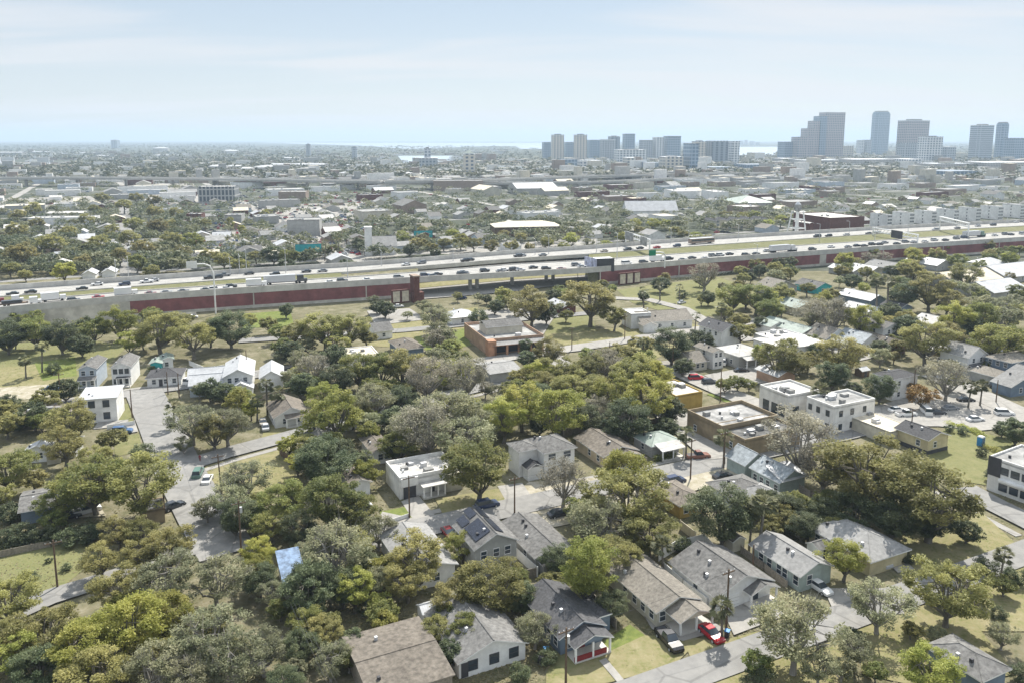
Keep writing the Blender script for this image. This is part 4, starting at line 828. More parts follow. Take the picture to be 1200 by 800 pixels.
# ------------------------------------------------------------------ vehicles
PAINT = {'white': (.72, .72, .71), 'black': (.02, .02, .022), 'dark': (.045, .05, .058), 'grey': (.22, .23, .24), 'silver': (.48, .49, .50), 'red': (.42, .02, .03), 'maroon': (.20, .03, .035), 'blue': (.06, .12, .24), 'navy': (.025, .04, .09), 'green': (.10, .18, .15), 'brown': (.22, .10, .07), 'beige': (.45, .41, .34)}
for k, c in PAINT.items(): mat('paint_' + k, c, .22, spec=.6); M['paint_' + k] = MATS['paint_' + k]
M['tyre'] = mat('tyre', (.02, .02, .02), .85); M['lamp_glass'] = mat('lamp_glass', (.7, .7, .65), .2, spec=.6)
VT = {  # length, half width, stations of the lower body (x, z top), cabin (x0, x1 base, x0, x1 roof, roof z)
    'car': (4.5, .88, [(-2.25, .78), (-1.9, .93), (-1.2, .97), (.75, .94), (1.7, .84), (2.25, .66)], (-1.75, 1.05, -1.1, .3, 1.43)),
    'suv': (4.7, .94, [(-2.35, .9), (-2.2, 1.05), (-1, 1.08), (1.0, 1.06), (2.0, .98), (2.35, .75)], (-2.25, 1.15, -2.0, .45, 1.75)),
    'pickup': (5.4, .96, [(-2.7, 1.0), (-2.6, 1.06), (-.7, 1.06), (1.1, 1.06), (2.3, 1.0), (2.7, .8)], (-.75, 1.25, -.55, .6, 1.78)),
    'van': (5.2, 1.0, [(-2.6, 1.2), (-2.5, 1.3), (-1, 1.3), (1.5, 1.25), (2.2, 1.05), (2.6, .8)], (-2.55, 1.75, -2.45, 1.15, 2.1))}
def car_parts(kind, colour):
    L_, w, st, cb = VT[kind]; pm = 'paint_' + colour; g = MB()
    for (xa, za), (xb, zb) in zip(st, st[1:]):
        wa = w * (1 - .10 * (abs(xa) > L_ * .47)); wb = w * (1 - .10 * (abs(xb) > L_ * .47)); zl = .30
        for s0, s1, z0a, z0b, z1a, z1b, k0, k1 in ((0, 0, zl, zl, .62, .62, .95, 1.0), (0, 0, .62, .62, za, zb, 1.0, .93)):
            g.hexa([(xa, -wa * k0, z0a), (xb, -wb * k0, z0b), (xb, wb * k0, z0b), (xa, wa * k0, z0a)], [(xa, -wa * k1, z1a), (xb, -wb * k1, z1b), (xb, wb * k1, z1b), (xa, wa * k1, z1a)], pm)
    b0, b1, t0, t1, zr = cb; zb = max(z for _, z in st) - .06; wi = w * .86; wt = w * .72
    g.hexa([(t0, -wt, zr - .01), (t1, -wt, zr - .01), (t1, wt, zr - .01), (t0, wt, zr - .01)], [(t0 + .08, -wt + .06, zr + .05), (t1 - .08, -wt + .06, zr + .05), (t1 - .08, wt - .06, zr + .05), (t0 + .08, wt - .06, zr + .05)], pm)
    if kind == 'pickup': g.box(-2.5, -.85, -w * .75, w * .75, 1.061, 1.075, 'trim_dark')
    c = MB(); c.hexa([(b0, -wi, zb), (b1, -wi, zb), (b1, wi, zb), (b0, wi, zb)], [(t0, -wt, zr - .012), (t1, -wt, zr - .012), (t1, wt, zr - .012), (t0, wt, zr - .012)], 'glass')
    wh = MB(); wh.tube([(0, -.12, 0), (0, .12, 0)], .33, 'tyre', 12); wh.tube([(0, -.135, 0), (0, .135, 0)], .19, 'steel', 8)
    h = MB(); h.box(L_ / 2 - .16, L_ / 2 - .02, -.2, .2, .55, .68, 'lamp_glass')
    return g.mesh('body'), c.mesh('window'), wh.mesh('wheel'), h.mesh('headlight'), L_, w
_C = {}
def near_car(kind, colour, px, py, ang, label, z=0.03):
    if (kind, colour) not in _C: _C[(kind, colour)] = car_parts(kind, colour)
    b, c, wh, h, L_, w = _C[(kind, colour)]; p = G(px, py, z + .7); r = empty({'car': 'car', 'suv': 'suv', 'pickup': 'pickup_truck', 'van': 'van'}[kind], (*p, z), math.radians(ang))
    tag(r, label, {'car': 'car', 'suv': 'car', 'pickup': 'pickup truck', 'van': 'van'}[kind], 'vehicles parked in the neighbourhood')
    link('body', b, r); link('window', c, r)
    for sx in (-1, 1):
        for sy in (-1, 1): o = link('wheel', wh, r); o.location = (sx * L_ * .31, sy * w * .9, .33)
    for sy in (-1, 1): o = link('headlight', h, r); o.location = (0, sy * w * .62, 0)
    SPOTS.append((p[0], p[1], 2.2)); return r
U_, V_ = 26, 116
for a in [('car', 'red', 833, 740, -64, 'bright red car parked beside the crown of the tall palm'), ('pickup', 'black', 784, 748, -70, 'black pickup parked on the dirt drive of the beige carport bungalow'),
    ('suv', 'navy', 571, 590, 26, 'dark blue car in the shade across from the solar panel house'), ('car', 'maroon', 526, 623, -64, 'dark red car tucked against the solar panel house'),
    ('suv', 'navy', 791, 562, 26, 'dark blue car at the kerb beside the grey hipped house'), ('pickup', 'brown', 818, 533, 10, 'dark brown pickup parked beneath the palms by the store'), ('car', 'black', 847, 556, 26, 'black car half hidden by a bush at the kerb near the teal house'),
    ('suv', 'blue', 143, 504, 12, 'slate blue car in the drive of the white cubic house'), ('pickup', 'white', 100, 597, 40, 'white pickup in the shaded car yard'), ('car', 'dark', 80, 603, 30, 'dark car beside the white pickup in the shaded yard'),
    ('car', 'dark', 203, 591, 50, 'dark car at the roadside beside the brown wooden shed'), ('suv', 'green', 232, 553, 100, 'grey green car standing at the corner by the wispy tree'), ('car', 'white', 243, 560, 100, 'white car just behind the grey green one at the corner'),
    ('van', 'white', 223, 446, 80, 'white van parked beside the small dark roofed bungalow'), ('car', 'silver', 311, 499, 110, 'silver car in the drive of the brown patched bungalow'), ('car', 'beige', 308, 493, 110, 'beige car close behind the silver one under the palms'),
    ('car', 'silver', 1030, 491, 20, 'silver car parked behind the black corniced building'), ('car', 'white', 1051, 479, 15, 'white car at the back of the car park by the orange tree'), ('pickup', 'white', 1062, 484, 10, 'white pickup beside the orange leaved tree'),
    ('car', 'grey', 1114, 477, 12, 'grey car under the bare tree in the car park'), ('car', 'white', 1143, 490, 10, 'white car standing alone in the open car park'), ('suv', 'white', 1177, 483, -5, 'white car at the edge of the wide street'),
    ('car', 'black', 1132, 467, 0, 'black car in the deep shade beside the leaning palms'), ('van', 'white', 1085, 481, 80, 'white van nosing out from the orange tree'), ('suv', 'dark', 1170, 451, 10, 'dark car with pale hood before the blue grey cottage'), ('car', 'dark', 1098, 482, 5, 'dark car between the white van and the grey car'),
    ('car', 'black', 743, 400, 14, 'black car on the cross street beside the lone palm'), ('car', 'dark', 775, 397, 14, 'dark car further along the cross street behind the oak'), ('suv', 'red', 816, 442, 8, 'red car parked by the little cream cottage'),
    ('suv', 'dark', 832, 447, 8, 'dark car parked alongside the red one'), ('car', 'black', 869, 433, 5, 'black car in front of the pyramid roofed corner store'), ('van', 'white', 848, 424, 70, 'white van between the corner store and the taupe house'),
    ('van', 'white', 774, 382, 70, 'white van outside the white corner lot house'), ('car', 'grey', 452, 360, 20, 'grey car near the dark green tree by the wall'), ('car', 'white', 467, 358.5, 20, 'white car parked under the brick pylon'), ('suv', 'navy', 541, 349, 20, 'dark blue car in the shadow of the motorway bridge'),
    ('car', 'white', 799, 354, 40, 'white car on the side street beyond the twin palms'), ('car', 'white', 225, 371, 20, 'white car on the service road below the maroon wall'), ('car', 'black', 378, 437, 110, 'black car on the drive beside the large pale blue house'), ('car', 'blue', 60, 455, 15, 'blue tarpaulined car standing on the sand lot'),
    ('car', 'white', 437, 487, 20, 'white car in the gap below the mossy ridge roof'), ('car', 'white', 960, 686, -64, 'white car in the carport of the pale green bungalow'), ('suv', 'silver', 1029, 655, -64, 'silver car below the roof end of the yellow house'), ('car', 'dark', 655, 600, 26, 'dark car in the shade under the half bare street tree')]:
    near_car(*a)

# motorway traffic: one mesh each, small in the photo
def far_mesh(kind, colour):
    key = ('far', kind, colour)
    if key in _C: return _C[key]
    if kind in VT:
        L_, w, st, cb = VT[kind]; g = MB(); pm = 'paint_' + colour; zt = st[2][1]
        g.box(-L_ / 2, L_ / 2, -w, w, .32, zt * .98, pm); b0, b1, t0, t1, zr = cb
        g.hexa([(b0, -w * .88, zt * .98), (b1, -w * .88, zt * .98), (b1, w * .88, zt * .98), (b0, w * .88, zt * .98)], [(t0, -w * .74, zr), (t1, -w * .74, zr), (t1, w * .74, zr), (t0, w * .74, zr)], 'glass', pm)
        for x in (-L_ * .31, L_ * .31): g.box(x - .33, x + .33, -w - .02, w + .02, .02, .62, 'tyre')
    elif kind == 'semi':
        g = MB(); g.box(-11, 2.2, -1.25, 1.25, 1.15, 4.0, 'paint_' + ('silver' if colour != 'white' else 'white')); g.box(2.9, 5.6, -1.2, 1.2, .9, 3.6, 'paint_' + colour); g.box(5.6, 7.2, -1.1, 1.1, .8, 2.0, 'paint_' + colour); g.box(5.58, 5.7, -1.0, 1.0, 2.1, 3.2, 'glass'); g.box(-11, 7, -.9, .9, .8, 1.14, 'trim_dark')
        for x in (-9.6, -8.3, 2.6, 3.9, 6.4): g.tube([(x, -1.25, .5), (x, 1.25, .5)], .5, 'tyre', 8)
    elif kind == 'box_truck':
        g = MB(); g.box(-4, 2.2, -1.2, 1.2, .95, 3.6, 'paint_white'); g.box(2.4, 4.4, -1.1, 1.1, .6, 2.3, 'paint_' + colour); g.box(4.38, 4.5, -.95, .95, 1.4, 2.15, 'glass'); g.box(-3.9, 3, -.9, .9, .6, .94, 'trim_dark')
        for x in (-2.6, 3.1): g.tube([(x, -1.15, .5), (x, 1.15, .5)], .5, 'tyre', 8)
    elif kind == 'flatbed':
        g = MB(); g.box(-7, 2, -1.2, 1.2, 1.0, 1.3, 'wood'); g.box(-6.5, 0, -1.0, 1.0, 1.3, 2.4, 'paint_' + colour); g.box(2.4, 5, -1.15, 1.15, .8, 3.0, 'paint_white'); g.box(5, 6.3, -1.0, 1.0, .8, 1.8, 'paint_white'); g.box(4.98, 5.1, -.95, .95, 1.9, 2.8, 'glass')
        for x in (-5.6, -4.4, 3.0, 5.5): g.tube([(x, -1.2, .5), (x, 1.2, .5)], .5, 'tyre', 8)
    else:                                              # bus
        g = MB(); g.box(-9, 9, -1.3, 1.3, .6, 3.3, 'brick_pale'); g.box(-8.8, 8.8, -1.32, 1.32, 1.8, 2.7, 'glass'); g.box(-8.9, 8.9, -1.2, 1.2, 3.31, 3.45, 'paint_white')
        for x in (-6, 6): g.tube([(x, -1.32, .5), (x, 1.32, .5)], .5, 'tyre', 8)
    me = g.mesh(kind); _C[key] = me; return me
NEARL = """5 354 flatbed maroon|26 356 flatbed dark|62 351 box_truck white|86 351.5 suv dark|115 348 car red|147 345 box_truck white|176 345 car maroon|195 342.5 car grey|215 342.5 car dark|242 341 car black|252 338.5 suv white|266 337.5 car white|271 335.5 suv black|300 334.5 box_truck white|340 330.5 semi dark|388 331 car white|401 328.8 suv dark|431 327.3 car white|467 324.6 suv grey|498 322.2 suv navy|508 323.5 car dark|513 321 car black|541 320.5 suv dark|549 322.6 car black|543 318.5 car grey|568 316.8 suv dark|590 318.8 car grey|591 316 car white|602 315.6 suv dark|610 316 car silver|603 314.4 car black|625 313 car dark|640 314.5 suv black|658 315 car maroon|675 310 suv grey|682 312 car silver|734 308.5 van white|754 306.8 suv dark|770 305.5 box_truck white|784 302.8 suv black|800 304 car grey|811 301.8 car dark|827 302.5 car silver|835 299 suv grey|844 298.5 suv silver|855 297.3 car dark|874 298.4 suv black|886 297 car dark|899 293.6 car silver|921 293.6 semi silver|952 291.9 suv dark|974 289 car white|994 289 car grey|1004 287.5 car dark|1013 287.8 car black|1022 286 suv dark|1031 285.8 car black|1037 284 car grey|1051 285.3 car dark|1061 283 suv grey|1071 283.4 car silver|1084 282.8 car white|1095 281 suv silver|1108 281 car dark|1121 279 suv grey|1130 278 suv navy|1144 276.5 semi green|1166 275.5 car white|1178 274 suv grey|1185 274.5 car dark|1198 273.5 suv silver"""
FARL = """14 345 car dark|36 341.5 car black|96 338.8 car black|114 332.5 car white|146 332.6 suv navy|172 329.5 pickup white|180 328 car silver|246 325 pickup black|255 324.2 suv dark|263 321.8 pickup grey|292 320 car dark|322 321.3 suv black|359 317.6 car dark|378 317 car grey|494 307.6 suv grey|476 309.5 car white|545 305 suv black|551 304 car dark|607 299.5 suv dark|612 299 car silver|636 298.5 car grey|708 293.8 car beige|741 293.4 suv dark|750 290.5 car black|777 291 car red|802 289.4 suv navy|822 284.3 bus brown|964 278 van dark|973 276.5 suv black|1004 276.6 car silver|1022 273.8 car dark|1030 272.8 suv grey|1098 269 suv silver|1122 267 car grey|1146 264.6 car silver|1164 263.4 suv dark|1190 260 car white|1195 259 suv silver"""
NOUN = {'car': ('car', 'cars'), 'suv': ('tall car', 'tall cars'), 'pickup': ('pickup', 'pickups'), 'van': ('van', 'vans'), 'semi': ('articulated lorry', 'articulated lorries'), 'box_truck': ('box truck', 'box trucks'), 'flatbed': ('flatbed truck', 'flatbed trucks'), 'bus': ('long bus', 'long buses')}
OBN = {'car': 'car', 'suv': 'suv', 'pickup': 'pickup_truck', 'van': 'van', 'semi': 'articulated_lorry', 'box_truck': 'box_truck', 'flatbed': 'flatbed_truck', 'bus': 'bus'}
def traffic(tab, side, P, Q):
    rows = []
    for w in tab.replace('\n', '').split('|'):
        x, y, k, c = w.split(); rows.append((float(x), float(y), k, c))
    count = {}
    for r in rows: count[(r[2], r[3])] = count.get((r[2], r[3]), 0) + 1
    seen = {}
    xs = np.array(XS, float)
    for x, y, k, c in sorted(rows):
        p = G(x, y, DZ + .75); i = int(np.clip(np.searchsorted(xs, x) - 1, 0, len(XS) - 2)); d = (P[i + 1] + Q[i + 1] - P[i] - Q[i]); d /= np.linalg.norm(d); n = np.array([-d[1], d[0]])
        # keep it inside its carriageway
        s0 = float(np.dot(p - P[i], n)); wd = float(np.dot(Q[i] - P[i], n)); s1 = min(max(s0, 1.9), max(2.0, wd - 1.6)); p = p + n * (s1 - s0)
        a = math.atan2(d[1], d[0]) + (math.pi if side == 'far' else 0)
        o = link(OBN[k], far_mesh(k, c), None); o.location = (*p, DZ + .015); o.rotation_euler = (0, 0, a)
        seen[(k, c)] = seen.get((k, c), 0) + 1; m = count[(k, c)]; ordn = ORD[seen[(k, c)] - 1]
        col = {'dark': 'charcoal'}.get(c, c); one, many = NOUN[k]
        lab = f'{col} {one} on the {side} motorway carriageway' if m == 1 else f'{ordn} of {NUM[m]} {col} {many} on the {side} carriageway, counted from the plain wall end'
        tag(o, lab, one, 'traffic on the motorway')
ORD = 'first second third fourth fifth sixth seventh eighth ninth tenth eleventh twelfth thirteenth fourteenth fifteenth sixteenth seventeenth eighteenth nineteenth twentieth'.split() + ['next'] * 40
NUM = 'none one two three four five six seven eight nine ten eleven twelve thirteen fourteen fifteen sixteen seventeen eighteen nineteen twenty'.split() + ['many'] * 40
traffic(NEARL, 'near', XN0, XN1); traffic(FARL, 'far', XF0, XF1)

# ------------------------------------------------------------------ poles, wires, lamps
def power_pole(px, py, h, label, arm=True, ang=30, lean=0.0, tf=False):
    p = G(px, py); r = empty('power_pole', (*p, 0), math.radians(ang)); tag(r, label, 'utility pole', 'wooden power poles of the streets')
    MB().tube([(0, 0, 0), (lean * h, 0, h)], [.17, .11], 'wood', 8).obj('pole', r)
    if arm:
        a = MB().box(-1.2 + lean * h, 1.2 + lean * h, -.06, .06, h - .6, h - .45, 'wood').obj('cross_arm', r)
        for x in (-1.1, -.4, .4, 1.1): MB().tube([(x + lean * h, 0, h - .45), (x + lean * h, 0, h - .25)], .05, 'steel', 6).obj('insulator', a)
    if tf: MB().tube([(.3, 0, h - 2.2), (.3, 0, h - 1.2)], .24, 'steel', 8).obj('transformer', r)
    return (p[0] + 0, p[1], h)
PP = {}
for k, a in {'a': (67.5, 689, 8.2, 'dark power pole standing at the edge of the big lawn'), 'b': (283, 651, 10, 'power pole above the shaded street bend'), 'c': (260, 579, 8.5, 'leaning power pole by the wispy corner tree'), 'd': (193, 601, 7.5, 'power pole beside the brown wooden shed'),
    'e': (603, 602, 7.5, 'power pole behind the solar panel house'), 'f': (480, 607, 8.5, 'power pole in the drive of the white stucco house'), 'g': (663, 801, 8.0, 'power pole before the slate blue porch bungalow'), 'h': (851, 738, 9.5, 'power pole beside the bright red car'),
    'i': (848, 549, 8.5, 'power pole in front of the patchy roofed store'), 'j': (809, 562, 9, 'splayed power pole at the kerb by the dark blue car'), 'k': (670, 411, 8, 'power pole on the cross street corner'), 'l': (732, 398, 9, 'power pole near the lone palm'), 'm': (714, 430, 8, 'power pole inside the olive trees'),
    'n': (788, 436, 7.5, 'power pole by the straw roofed cottage'), 'o': (844, 470, 9, 'power pole at the bright grass strip'), 'p': (386, 420, 9, 'first power pole beside the flat cream roof'), 'q': (391, 428, 9, 'second power pole beside the flat cream roof'), 't': (197, 462, 6.5, 'dark post at the top of the wide street'), 'u': (210, 466, 7, 'second dark post at the top of the wide street'), 'v': (155, 489, 7.5, 'power pole by the white cubic house lawn'),
    'w': (1167, 472, 6.5, 'lamp pole at the edge of the car park'), 'x': (1067, 514, 7.5, 'power pole before the yellow house on the lawn'), 'y': (1070, 466, 8, 'power pole in the orange tree'), 'z': (72, 475, 9, 'pale power pole beside the dark round tree'), 'aa': (290, 447, 9.5, 'tall pole in front of the large pale blue house'), 'ab': (882, 668, 4.5, 'short pole in front of the pale green bungalow')}.items():
    PP[k] = power_pole(a[0], a[1], a[2], a[3], arm=k in 'abcefghijklpqxz' and len(k) == 1, tf=k in 'bgh', lean=-.04 if k == 'c' else 0)
def wire(a, b, sag, label, off=0.0):
    pts = [(a[0] + (b[0] - a[0]) * t, a[1] + off + (b[1] - a[1]) * t, a[2] - .3 + (b[2] - a[2]) * t - sag * 4 * t * (1 - t)) for t in np.linspace(0, 1, 13)]
    tag(MB().tube(pts, .02, 'trim_dark', 4).obj('power_line'), label, 'wire', 'overhead power lines')
wire(PP['b'], PP['c'], .5, 'power line from the street bend pole to the leaning corner pole'); wire(PP['c'], PP['t'], .9, 'power line from the leaning corner pole to the dark post')
wire(PP['g'], PP['h'], .6, 'power line between the poles of the near street'); wire(PP['e'], PP['j'], .6, 'power line behind the solar panel house along the street'); wire(PP['j'], PP['i'], .3, 'short power line by the patchy roofed store')
e0 = G(345, 712, 6); e1 = G(392, 812, 6)
for i, o in enumerate((-.5, 0, .6)): wire((e0[0] + o, e0[1], 7), (e1[0] + o, e1[1], 7), .3, ['first of three parallel wires crossing the dark yard by the workshop', 'middle of three parallel wires crossing the dark yard by the workshop', 'last of three parallel wires crossing the dark yard by the workshop'][i])
def lamp(px, py, top, label, z=DZ, arm=2.2, double=False):
    p = G(px, py, z); h = (py - top) / PPM(px, py, z); r = empty('street_lamp', (*p, z), math.radians(118)); tag(r, label, 'street lamp', 'tall lamps along the motorway')
    MB().tube([(0, 0, 0), (0, 0, h)], [.2, .11], 'steel', 8).obj('pole', r)
    for s in ((-1, 1) if double else (1,)): 
        MB().tube([(0, 0, h - .1), (s * arm * .5, 0, h + .25), (s * arm, 0, h + .3)], .07, 'steel', 6).obj('arm', r); MB().box(s * arm - .35, s * arm + .35, -.15, .15, h + .22, h + .36, 'steel').obj('lamp_head', r)
LM = [(136.5, 330, 306), (151, 328, 302), (270, 322, 303), (281, 321, 299), (289, 320, 294), (335, 320, 292), (407.5, 326, 296), (447, 312, 294), (531, 306, 289), (627, 299, 280), (643, 298, 276), (699, 296, 270), (723, 304, 274), (786, 286, 268), (807, 285, 271), (865, 282, 264), (887, 300, 287), (960, 283, 263), (995, 275, 260), (1025, 282, 262), (1064, 272, 256), (1120, 268, 250), (1180, 262, 246), (417, 352, 333), (445, 350, 333)]
for i, (x, y, t) in enumerate(sorted(LM)): lamp(x, y, t, f'{ORD[i]} tall grey lamp along the motorway, counted from the plain wall end' if i < 20 else ['tall grey lamp by the red brick warehouse', 'tall grey lamp next past the brick warehouse', 'tall grey lamp before the grey apartment range', 'tall grey lamp midway along the apartment range', 'last tall grey lamp beyond the apartment range'][i - 20], z=DZ if y > 255 and t < 330 else 0)
def gantry(a, b, top, label, signs, z=DZ):
    pa, pb = G(*a, z), G(*b, z); w = np.linalg.norm(pb - pa); h = (a[1] - top) / PPM(*a, z); r = empty('sign_gantry', (*pa, z), math.atan2(pb[1] - pa[1], pb[0] - pa[0])); tag(r, label, 'sign gantry', 'sign gantries over the motorway')
    for x in (0, w): MB().tube([(x, 0, 0), (x, 0, h)], .45, 'trim', 8).obj('post', r)
    g = MB()
    for zz in (h - 2.4, h): 
        for y in (-.6, .6): g.tube([(0, y, zz), (w, y, zz)], .32, 'trim', 5)
    n = int(w / 3)
    for k in range(n): g.tube([(w * k / n, -.6, h - 2.4), (w * (k + 1) / n, -.6, h)], .2, 'trim', 4)
    g.obj('truss', r)
    for u0, u1, m in signs: MB().box(w * u0, w * u1, -1.0, -.8, h - 4.2, h + .6, m).obj('sign_panel', r)
gantry((733, 287), (761, 297.5), 271.5, 'white truss sign gantry with grey backed signs over the far carriageway', [(.05, .4, 'flat_grey'), (.7, .95, 'flat_grey')])
gantry((1023, 276), (1075, 285), 267, 'long sloped sign gantry with dark sign past the brick warehouse', [(.45, .7, 'trim_dark')])
gantry((1101, 270), (1134, 279), 254, 'tall arched sign gantry near the grey apartment range', [])
def cantilever(px, py, top, side, label, m, z):
    p = G(px, py, z); h = (py - top) / PPM(px, py, z); r = empty('sign_mast', (*p, z), math.radians(28)); tag(r, label, 'sign mast', 'curved sign masts by the motorway')
    MB().tube([(0, 0, 0), (0, 0, h * .8), (side * 1.2, 0, h * .95), (side * 3.5, 0, h), (side * 7, 0, h)], .3, 'trim', 8).obj('mast', r); MB().box(min(side * 6, side * 10), max(side * 6, side * 10), -.5, -.3, h - 1.4, h + 1.4, m).obj('sign_panel', r)
cantilever(253, 368, 308, -1, 'tall white curved sign mast in front of the maroon wall', 'trim', 0); cantilever(779, 314, 295, -1, 'curved sign mast with green sign beside the median', 'green_sign', DZ); cantilever(949.5, 312, 300, -1, 'curved white sign mast with teal sign at the maroon wall', 'teal_sign', 0)
# billboards
def billboard(px, py, w, h, z0, ang, label, m, back='trim_dark', two=False):
    p = G(px, py); r = empty('billboard', (*p, 0), math.radians(ang)); tag(r, label, 'billboard')
    MB().tube([(0, .6, 0), (0, .6, z0 + .5)], .5, 'steel', 10).obj('column', r); MB().box(-w / 2, w / 2, -.3, .1, z0, z0 + h, back).obj('panel', r); MB().box(-w / 2 + .2, w / 2 - .2, -.36, -.302, z0 + .2, z0 + h - .2, m).obj('poster', r)
    if two:
        g = MB(); c, s = math.cos(math.radians(70)), math.sin(math.radians(70)); g.hexa([(-w / 2, -.3, z0), (-w / 2 + .4, -.2, z0), (-w / 2 + .4 - c * 9, 9, z0), (-w / 2 - c * 9, 9, z0)][::1], [(-w / 2, -.3, z0 + h), (-w / 2 + .4, -.2, z0 + h), (-w / 2 + .4 - c * 9, 9, z0 + h), (-w / 2 - c * 9, 9, z0 + h)], 'screen'); g.obj('screen', r)
        MB().box(-w / 2, w / 2, .3, 6, z0 + h - .6, z0 + h - .2, 'steel').obj('catwalk', r)
M['screen'] = mat('screen', (.42, .44, .55), .4, .5, .5)
billboard(709, 333, 9.0, 6.6, 6.0, 14, 'dark double sided billboard with a pale screen at the motorway bridge end', 'trim_dark', two=True)
billboard(362, 305, 15, 5, 4.5, 12, 'teal billboard on the grass past the far carriageway', 'teal_sign'); billboard(496, 284, 13, 5, 3, 12, 'second teal billboard among the trees behind the church', 'teal_sign')
p = G(676, 329); r = empty('road_sign', (*p, 0), math.radians(28)); tag(r, 'green road sign hanging beneath the motorway bridge edge', 'road sign'); MB().box(-2.4, 2.4, -1.0, -.85, 4, 8, 'green_sign').obj('sign_panel', r); MB().tube([(0, -.8, 0), (0, -.8, 4)], .15, 'steel', 6).obj('post', r)
# water tower
p = G(933, 279.5); r = empty('water_tower', (*p, 0), .3); tag(r, 'old lattice water tower with a small pale tank beside the brick annex', 'water tower'); s = 1 / PPM(933, 279.5); HT = 43 * s
for sx in (-1, 1):
    for sy in (-1, 1): MB().tube([(sx * 8 * s * 1.0, sy * 8 * s, 0), (sx * 4.4 * s, sy * 4.4 * s, HT * .74)], .5, 'trim', 5).obj('leg', r)
for zf in (.28, .52): w = 8 * s * (1 - zf / .74 * .45); MB().tube([(-w, -w, HT * zf), (w, -w, HT * zf), (w, w, HT * zf), (-w, w, HT * zf), (-w, -w, HT * zf)], .36, 'trim', 4).obj('brace', r)
MB().tube([(0, 0, 0), (0, 0, HT * .75)], .8, 'trim', 8).obj('riser', r)
MB().tube([(0, 0, HT * .72), (0, 0, HT * .76), (0, 0, HT * .9), (0, 0, HT * .93)], [1.5 * s, 3.9 * s, 3.9 * s, 3.2 * s], 'flat_grey', 16).obj('tank', r); MB().tube([(0, 0, HT * .925), (0, 0, HT)], [3.5 * s, .4], 'steel', 16).obj('tank_cap', r)
landmark(933, 262, 'the water tower')
# portable toilet, bins, red sign, people
p = G(1149, 522); r = empty('portable_toilet', (*p, 0), .5); tag(r, 'bright blue portable toilet with white roof on the grass', 'portable toilet')
MB().box(-.6, .6, -.6, .6, .1, 2.15, 'porta').obj('cabin', r); MB().box(-.45, .45, -.64, -.605, .2, 2.0, 'tarp_blue').obj('door', r); MB().hexa([(-.65, -.65, 2.155), (.65, -.65, 2.155), (.65, .65, 2.155), (-.65, .65, 2.155)], [(-.5, -.5, 2.4), (.5, -.5, 2.4), (.5, .5, 2.4), (-.5, .5, 2.4)], 'trim').obj('roof', r)
for i, (x, y, lb, m) in enumerate([(633, 777, 'dark wheeled bin in the side yard of the slate blue bungalow', 'trim_dark'), (640, 767, 'blue lidded bin in the side yard of the slate blue bungalow', 'porta'), (852, 746, 'blue bin beside the tall palm at the near street', 'porta')]):
    p = G(x, y); r = empty('wheeled_bin', (*p, 0), .6 + i); tag(r, lb, 'bin'); MB().hexa([(-.25, -.3, .05), (.25, -.3, .05), (.25, .3, .05), (-.25, .3, .05)], [(-.34, -.4, 1.0), (.34, -.4, 1.0), (.34, .4, 1.0), (-.34, .4, 1.0)], 'trim_dark').obj('body', r); MB().box(-.36, .36, -.42, .42, 1.005, 1.1, m).obj('lid', r)
p = G(1180.5, 463); r = empty('feather_flag', (*p, 0), .2); tag(r, 'red feather flag on a short pole at the wide street', 'flag'); MB().tube([(0, 0, 0), (0, 0, 2.7)], .03, 'steel', 6).obj('pole', r); MB().hexa([(.04, -.03, .7), (.8, -.03, .9), (.8, .03, .9), (.04, .03, .7)], [(.04, -.03, 2.7), (.45, -.03, 2.5), (.45, .03, 2.5), (.04, .03, 2.7)], 'red').obj('cloth', r)
def walker(px, py, label, shirt, ang):
    p = G(px, py); g = MB(); skin = mat('skin', (.35, .2, .14), .6); sh = M[shirt]; tr_ = M['trim_dark']
    body = empty('person', (*p, .03), math.radians(ang)); tag(body, label, 'person')
    me = bpy.data.meshes.new('body'); J = [(0, 0, .92), (0, 0, 1.15), (0, 0, 1.42), (0, 0, 1.56), (0, .02, 1.70), (-.1, 0, .9), (-.12, .12, .5), (-.12, .05, .08), (.1, 0, .9), (.12, -.1, .5), (.12, -.2, .1), (-.2, 0, 1.4), (-.25, -.06, 1.12), (-.24, .08, .88), (.2, 0, 1.4), (.25, .06, 1.12), (.24, .16, .9), (-.12, .2, .03), (.12, -.08, .03)]
    E_ = [(0, 1), (1, 2), (2, 3), (3, 4), (0, 5), (5, 6), (6, 7), (0, 8), (8, 9), (9, 10), (2, 11), (11, 12), (12, 13), (2, 14), (14, 15), (15, 16), (7, 17), (10, 18)]
    R_ = [.14, .13, .16, .055, .1, .09, .065, .045, .09, .065, .045, .06, .045, .035, .06, .045, .035, .04, .04]
    me.from_pydata(J, E_, []); me.materials.append(sh); o = link('body', me, body); md = o.modifiers.new('skin', 'SKIN')
    for i, rr in enumerate(R_): me.skin_vertices[0].data[i].radius = (rr, rr)
    me.skin_vertices[0].data[0].use_root = True; o.modifiers.new('smooth', 'SUBSURF').levels = 1
    MB().tube([(0, .02, 1.62), (0, .03, 1.72), (0, .02, 1.80)], [.085, .105, .05], skin, 8).obj('head', body)
    MB().tube([(0, .0, 1.72), (0, -.01, 1.82)], [.108, .05], 'trim_dark', 8).obj('hair', body)
walker(195, 545.5, 'person in dark clothes walking across the street crossing', 'trim_dark', 60); walker(234.5, 541, 'person in a dark red top standing at the kerb', 'door_red', 10)
